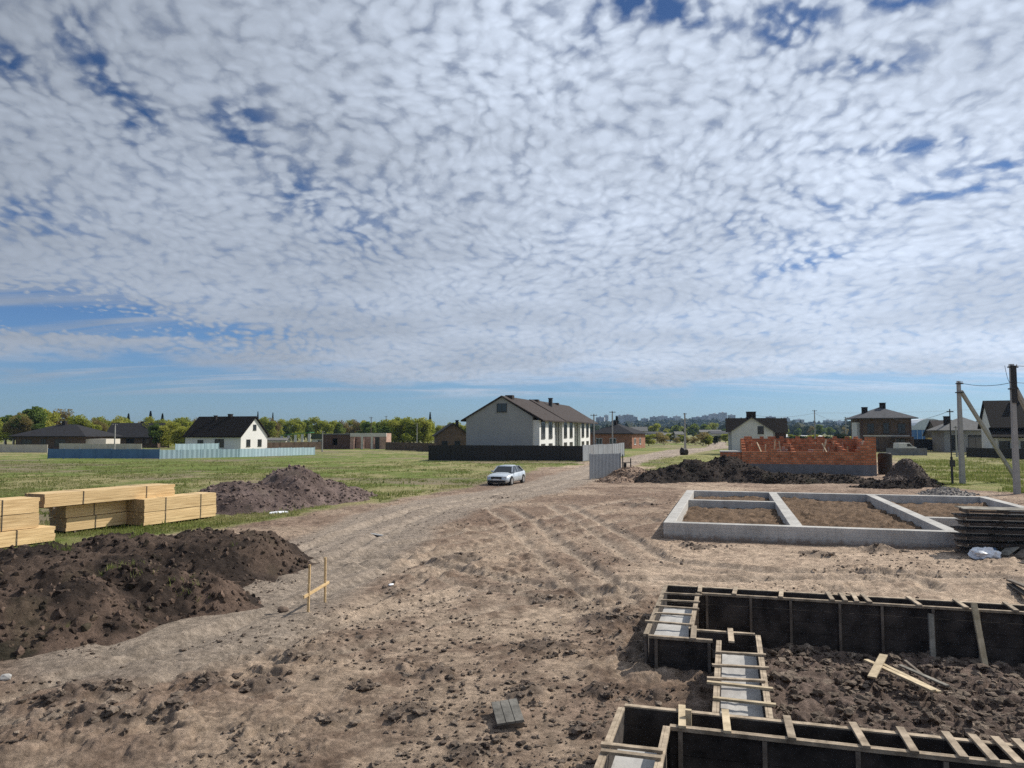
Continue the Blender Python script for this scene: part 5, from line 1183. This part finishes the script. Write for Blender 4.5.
# ================================================================== FAR HILL: wood and town
n = 5200; hx = rng.uniform(-100, 1700, n); hy = rng.uniform(1150, 2500, n)
keep = (fbm(hx, hy, 200, 3, 901) > .40) & (hx / hy < .75) & (hx / hy > .0); hx, hy = hx[keep], hy[keep]
x2 = rng.uniform(-2400, 1600, 3400); y2 = rng.uniform(620, 1500, 3400); k = (fbm(x2, y2, 160, 3, 911) > .5) & (np.abs(x2 / y2) < .85); hx = np.concatenate([hx, x2[k]]); hy = np.concatenate([hy, y2[k]])
hz_ = hill(hx, hy); n = len(hx); s = rng.uniform(4.0, 7.5, n)
V = ICO_V[None] * (1 + .3 * rng.standard_normal((n, len(ICO_V), 1))) * s[:, None, None] * np.array([1, 1, 1.05])[None, None]
V = V + np.stack([hx, hy, hz_ + s * .8], 1)[:, None, :]
o = np_mesh('distant_wood', V.reshape(-1, 3), (ICO_F[None] + (np.arange(n) * len(ICO_V))[:, None, None]).reshape(-1, 3), 'leaf_far', smooth=False, tone=np.repeat(rng.uniform(0, 1, n), len(ICO_V)))
tag(o, 'far wood of small round crowns covering the bluish hill', 'wood', None, 'stuff')
blk = [(578, 15, 18, 2200), (586, 22, 15, 2100), (596, 24, 20, 2100), (604, 14, 26, 2250), (616, 22, 24, 2000), (624, 30, 26, 2200), (632, 16, 20, 2100), (641, 22, 15, 2150), (650, 26, 18, 2200), (658, 30, 20, 2300), (667, 22, 14, 2100), (674, 22, 18, 2300), (692, 36, 14, 2100), (702, 20, 18, 2200),
       (711, 30, 22, 2100), (720, 20, 26, 2000), (729, 20, 18, 2200), (767, 24, 15, 2000), (783, 22, 12, 2000), (797, 26, 10, 2200), (824, 24, 10, 2100), (838, 20, 10, 2200), (909, 24, 12, 2000), (926, 14, 12, 2200)]
for i, (px, w_, h_, Y) in enumerate(blk):
    x_ = at(px, Y)[0]; z_ = float(hill(np.array([x_]), np.array([float(Y)]))[0]) - 3
    nb_ = ['hazy %s apartment block on the far hill, %s from the left' % (('wide', 'narrow')[w_ < 20], ORD[i])]
    t = thing('apartment_block', nb_[0], 'apartment block', (x_, Y, z_ + 1), R(random.uniform(-15, 15)), 'apartment blocks on the far hill')
    m = MB(); h_ *= 1.1; m.box(0, 0, 0, w_, 14, h_ + 3); m.build('wall', 'far_block', t)
    m = MB(); m.box(w_ * .35, 4, h_ + 3.002, w_ * .6, 9, h_ + 5.5); m.build('roof_hut', 'far_block', t)
    m = MB(); nf = int(h_ / 3)
    for f_ in range(nf):
        k = 2.0
        while k < w_ - 2.5: m.box(k, -.15, 4 + f_ * 3, k + 1.6, -.02, 5.6 + f_ * 3); k += 3.4
    m.build('window_row', 'far_window', t)
# ================================================================== SKY, SUN, CAMERA
SUN_AZ, SUN_EL = R(60), R(41)
sdir = Vector((math.sin(SUN_AZ) * math.cos(SUN_EL), math.cos(SUN_AZ) * math.cos(SUN_EL), math.sin(SUN_EL)))
w = bpy.data.worlds.new('World'); scene.world = w; w.use_nodes = True
nt = w.node_tree; N = nt.nodes; L = nt.links; N.clear()
out = N.new('ShaderNodeOutputWorld'); bg = N.new('ShaderNodeBackground'); L.new(bg.outputs[0], out.inputs[0])
SKY_STR = .075
bg.inputs['Strength'].default_value = SKY_STR
sky = N.new('ShaderNodeTexSky'); sky.sky_type = 'NISHITA'; sky.sun_disc = False; sky.sun_elevation = SUN_EL; sky.sun_rotation = SUN_AZ
sky.air_density = 1.0; sky.dust_density = .4; sky.ozone_density = 2.5
def math_(op, a, b=None, c=None, clamp=False):
    n = N.new('ShaderNodeMath'); n.operation = op; n.use_clamp = clamp
    for i, k in enumerate((a, b, c)):
        if k is None: continue
        if isinstance(k, (int, float)): n.inputs[i].default_value = k
        else: L.new(k, n.inputs[i])
    return n.outputs[0]
def vmath(op, a, b=None, sc=None):
    n = N.new('ShaderNodeVectorMath'); n.operation = op
    for i, k in enumerate((a, b)):
        if k is None: continue
        if isinstance(k, tuple): n.inputs[i].default_value = k
        else: L.new(k, n.inputs[i])
    if sc is not None:
        if isinstance(sc, (int, float)): n.inputs['Scale'].default_value = sc
        else: L.new(sc, n.inputs['Scale'])
    return n.outputs['Value' if op in ('DOT_PRODUCT', 'LENGTH') else 0]
def smooth(x, a, b, t0=0, t1=1):
    n = N.new('ShaderNodeMapRange'); n.interpolation_type = 'SMOOTHSTEP'; L.new(x, n.inputs[0])
    n.inputs['From Min'].default_value = a; n.inputs['From Max'].default_value = b; n.inputs['To Min'].default_value = t0; n.inputs['To Max'].default_value = t1
    return n.outputs[0]
def noise(vec, s, d=3, r=.5, dist=0):
    n = N.new('ShaderNodeTexNoise'); L.new(vec, n.inputs[0]); n.inputs['Scale'].default_value = s; n.inputs['Detail'].default_value = d; n.inputs['Roughness'].default_value = r; n.inputs['Distortion'].default_value = dist
    return n
tc = N.new('ShaderNodeTexCoord'); sep = N.new('ShaderNodeSeparateXYZ'); L.new(tc.outputs['Generated'], sep.inputs[0])
dx, dy, dz = sep.outputs
zz = math_('ADD', math_('MAXIMUM', dz, 0.0), .10)
px = math_('DIVIDE', dx, zz); py = math_('DIVIDE', dy, zz)
cmb = N.new('ShaderNodeCombineXYZ'); L.new(px, cmb.inputs[0]); L.new(py, cmb.inputs[1]); P = cmb.outputs[0]
# gentle warp so the rows of puffs wander
wn = noise(P, 1.6, 2); warp = vmath('SCALE', vmath('SUBTRACT', wn.outputs['Color'], (.5, .5, .5)), sc=.28)
wn2 = noise(P, 9, 2); warp2 = vmath('SCALE', vmath('SUBTRACT', wn2.outputs['Color'], (.5, .5, .5)), sc=.05)
Pw = vmath('ADD', vmath('ADD', P, warp), warp2)
def vor(vec, s, sm=.9):
    n = N.new('ShaderNodeTexVoronoi'); n.feature = 'SMOOTH_F1'; n.inputs['Scale'].default_value = s; n.inputs['Smoothness'].default_value = sm; n.inputs['Randomness'].default_value = 1
    L.new(vec, n.inputs['Vector']); return n.outputs['Distance']
zq = math_('ADD', math_('MAXIMUM', dz, 0.0), .28)
cq = N.new('ShaderNodeCombineXYZ'); L.new(math_('DIVIDE', dx, zq), cq.inputs[0]); L.new(math_('DIVIDE', dy, zq), cq.inputs[1]); Q = cq.outputs[0]
wq = vmath('SCALE', vmath('SUBTRACT', noise(Q, 2.2, 2).outputs['Color'], (.5, .5, .5)), sc=.22)
wq2 = vmath('SCALE', vmath('SUBTRACT', noise(Q, 22, 3).outputs['Color'], (.5, .5, .5)), sc=.04)
Qw = vmath('ADD', vmath('ADD', Q, wq), wq2)
mp = N.new('ShaderNodeMapping'); mp.inputs['Rotation'].default_value = (0, 0, R(-12)); mp.inputs['Scale'].default_value = (1.05, .86, 1); L.new(Qw, mp.inputs[0]); PA = mp.outputs[0]
puff = math_('SUBTRACT', 1.0, math_('MULTIPLY', vor(PA, 38), 1.6))
puff2 = math_('SUBTRACT', 1.0, math_('MULTIPLY', vor(PA, 80, .6), 1.5))
fine = noise(PA, 85, 4, .6).outputs['Fac']
mid = noise(PA, 12, 4, .55).outputs['Fac']
body = math_('ADD', math_('ADD', math_('MULTIPLY', puff, .80), math_('MULTIPLY', puff2, .12)), math_('ADD', math_('MULTIPLY', fine, .3), math_('MULTIPLY', mid, .50)))
# openings in the sheet: (azimuth deg, elevation deg, length, width, turn, depth)
def pdir(ix, iy):
    a = (ix - 512) / F; b = (384 - iy) / F
    d = Vector((a, math.cos(PITCH) - b * math.sin(PITCH), math.sin(PITCH) + b * math.cos(PITCH))).normalized()
    k = max(d.z, 0) + .10; return d.x / k, d.y / k
HOLES = [(150, 120, .07, .2, 20, .30), (95, 50, .06, .2, 15, .30), (245, 130, .08, .22, 15, .28), (300, 190, .1, .25, 20, .2), (350, 230, .2, .35, 20, .16), (5, 60, .06, .12, 0, .3),
         (640, 15, .16, .06, 20, .42), (790, 25, .10, .10, 0, .36), (905, 12, .08, .05, 0, .34), (865, 75, .12, .06, 0, .30), (575, 40, .07, .06, 0, .2),
         (820, 205, .06, .2, -60, .2), (940, 195, .2, .07, -35, .24), (800, 265, .28, .12, -60, .26), (1005, 165, .2, .09, -30, .28), (930, 145, .25, .05, -30, .25), (760, 235, .12, .3, -60, .15),
         (5, 215, .25, .25, 0, .22), (10, 305, .6, .38, 10, .55), (110, 325, .9, .26, 25, .50), (200, 350, .7, .2, 10, .2)]
hole = None
for ix, iy, sx, sy, rot, dep in HOLES:
    cx, cy = pdir(ix, iy); m_ = N.new('ShaderNodeMapping'); m_.vector_type = 'TEXTURE'
    m_.inputs['Location'].default_value = (cx, cy, 0); m_.inputs['Rotation'].default_value = (0, 0, R(rot)); m_.inputs['Scale'].default_value = (sx, sy, 1)
    L.new(Pw, m_.inputs[0]); ln = vmath('LENGTH', m_.outputs[0]); g = smooth(ln, 1.7, 0, 0, dep)
    hole = g if hole is None else math_('ADD', hole, g)
cov = math_('SUBTRACT', body, math_('MULTIPLY', hole, 1.5))
# outer rim of the sheet, close to the horizon, ragged
rad = vmath('LENGTH', P)
azt = math_('DIVIDE', dx, math_('MAXIMUM', dy, .05))          # tan of the bearing
rimn = noise(P, .55, 4, .6).outputs['Fac']
rimv = math_('ADD', rad, math_('MULTIPLY', math_('SUBTRACT', rimn, .5), 4.6))
rimv = math_('SUBTRACT', rimv, math_('MULTIPLY', azt, .55))
rim = smooth(rimv, 5.3, 6.3, 1, 0)
alpha = math_('MULTIPLY', smooth(cov, -.08, .66, 0, 1), rim)
fill = math_('MULTIPLY', rim, smooth(hole, .0, .3, .5, 0)); alpha = math_('ADD', fill, math_('MULTIPLY', alpha, math_('SUBTRACT', 1.0, fill)))
alpha = math_('MULTIPLY', alpha, .94)
# thin streaks below the sheet
mp2 = N.new('ShaderNodeMapping'); mp2.inputs['Rotation'].default_value = (0, 0, R(14)); mp2.inputs['Scale'].default_value = (.35, 1.6, 1); L.new(P, mp2.inputs[0])
st = noise(mp2.outputs[0], 1.3, 6, .6, .6).outputs['Fac']
veil = math_('MULTIPLY', smooth(st, .44, .64, 0, .75), smooth(rad, 2.6, 4.2, 0, 1)); veil = math_('MULTIPLY', veil, smooth(rad, 7.2, 6.3, 0, 1))
alpha = math_('MAXIMUM', alpha, veil)
# brightness of the cloud: thicker puffs are whiter, the side near the sun brighter
sd = vmath('DOT_PRODUCT', tc.outputs['Generated'], tuple(sdir)); glow = smooth(sd, .1, .95, .86, 1.5)
lowc = smooth(rad, 1.6, 4.2, 1, 0); body_ = math_('ADD', math_('MULTIPLY', math_('SUBTRACT', cov, .66), math_('MULTIPLY_ADD', lowc, .65, .30)), .62)
thick = smooth(body_, -.1, 1.15, .72, 1.24)
big = smooth(noise(P, 1.1, 4).outputs['Fac'], .3, .7, .84, 1.1)
soft = smooth(azt, -.75, .1, .6, 1)
thick = math_('ADD', math_('MULTIPLY', math_('SUBTRACT', thick, .93), soft), .93)
br = math_('MULTIPLY', math_('MULTIPLY', thick, glow), big)
cc = N.new('ShaderNodeVectorMath'); cc.operation = 'SCALE'; cc.inputs[0].default_value = (.445 / SKY_STR, .50 / SKY_STR, .59 / SKY_STR); L.new(br, cc.inputs['Scale'])
mix = N.new('ShaderNodeMix'); mix.data_type = 'RGBA'; L.new(alpha, mix.inputs[0]); tm = N.new('ShaderNodeMix'); tm.data_type = 'RGBA'; L.new(smooth(dz, 0, .38), tm.inputs[0]); tm.inputs[6].default_value = (.60, .86, 1.30, 1); tm.inputs[7].default_value = (.40, .56, .80, 1)
tint = vmath('MULTIPLY', sky.outputs[0], tm.outputs[2]); L.new(tint, mix.inputs[6]); L.new(cc.outputs[0], mix.inputs[7])
L.new(mix.outputs[2], bg.inputs[0])

sl = bpy.data.lights.new('sun', 'SUN'); sl.energy = 4.8; sl.angle = R(.6); sl.color = (1, .94, .85)
so = bpy.data.objects.new('sun', sl); COL.objects.link(so); so.rotation_euler = sdir.to_track_quat('Z', 'Y').to_euler(); so.location = (0, 0, 30)

# even haze
hb = MB(); hb.box(-3300, -420, -3, 3300, 3080, 90)
hz = hb.build('haze', 'wire'); hz.data.materials.clear()
hm = bpy.data.materials.new('haze'); hm.use_nodes = True; hn = hm.node_tree; hn.nodes.clear()
ho = hn.nodes.new('ShaderNodeOutputMaterial'); pv = hn.nodes.new('ShaderNodeVolumePrincipled')
pv.inputs['Color'].default_value = (.42, .64, 1, 1); pv.inputs['Density'].default_value = .00007; pv.inputs['Anisotropy'].default_value = .2
hn.links.new(pv.outputs[0], ho.inputs['Volume']); hz.data.materials.append(hm); hz['kind'] = 'stuff'; hz['label'] = 'thin pale haze in the air over the plain'; hz['category'] = 'haze'

cam = bpy.data.cameras.new('camera'); cam.sensor_width = 36; cam.lens = F * 36 / 1024; cam.clip_end = 12000; cam.clip_start = .1
co = bpy.data.objects.new('camera', cam); COL.objects.link(co); co.location = (0, 0, CAMH); co.rotation_euler = (R(90) + PITCH, 0, 0)
scene.camera = co
scene.view_settings.view_transform = 'Standard'; scene.view_settings.look = 'None'; scene.view_settings.exposure = 0; scene.view_settings.gamma = 1; scene.view_settings.use_curve_mapping = False
scene.cycles.volume_bounces = 1; scene.cycles.max_bounces = 6; scene.cycles.use_denoising = False
scene.render.resolution_x = 1024; scene.render.resolution_y = 768
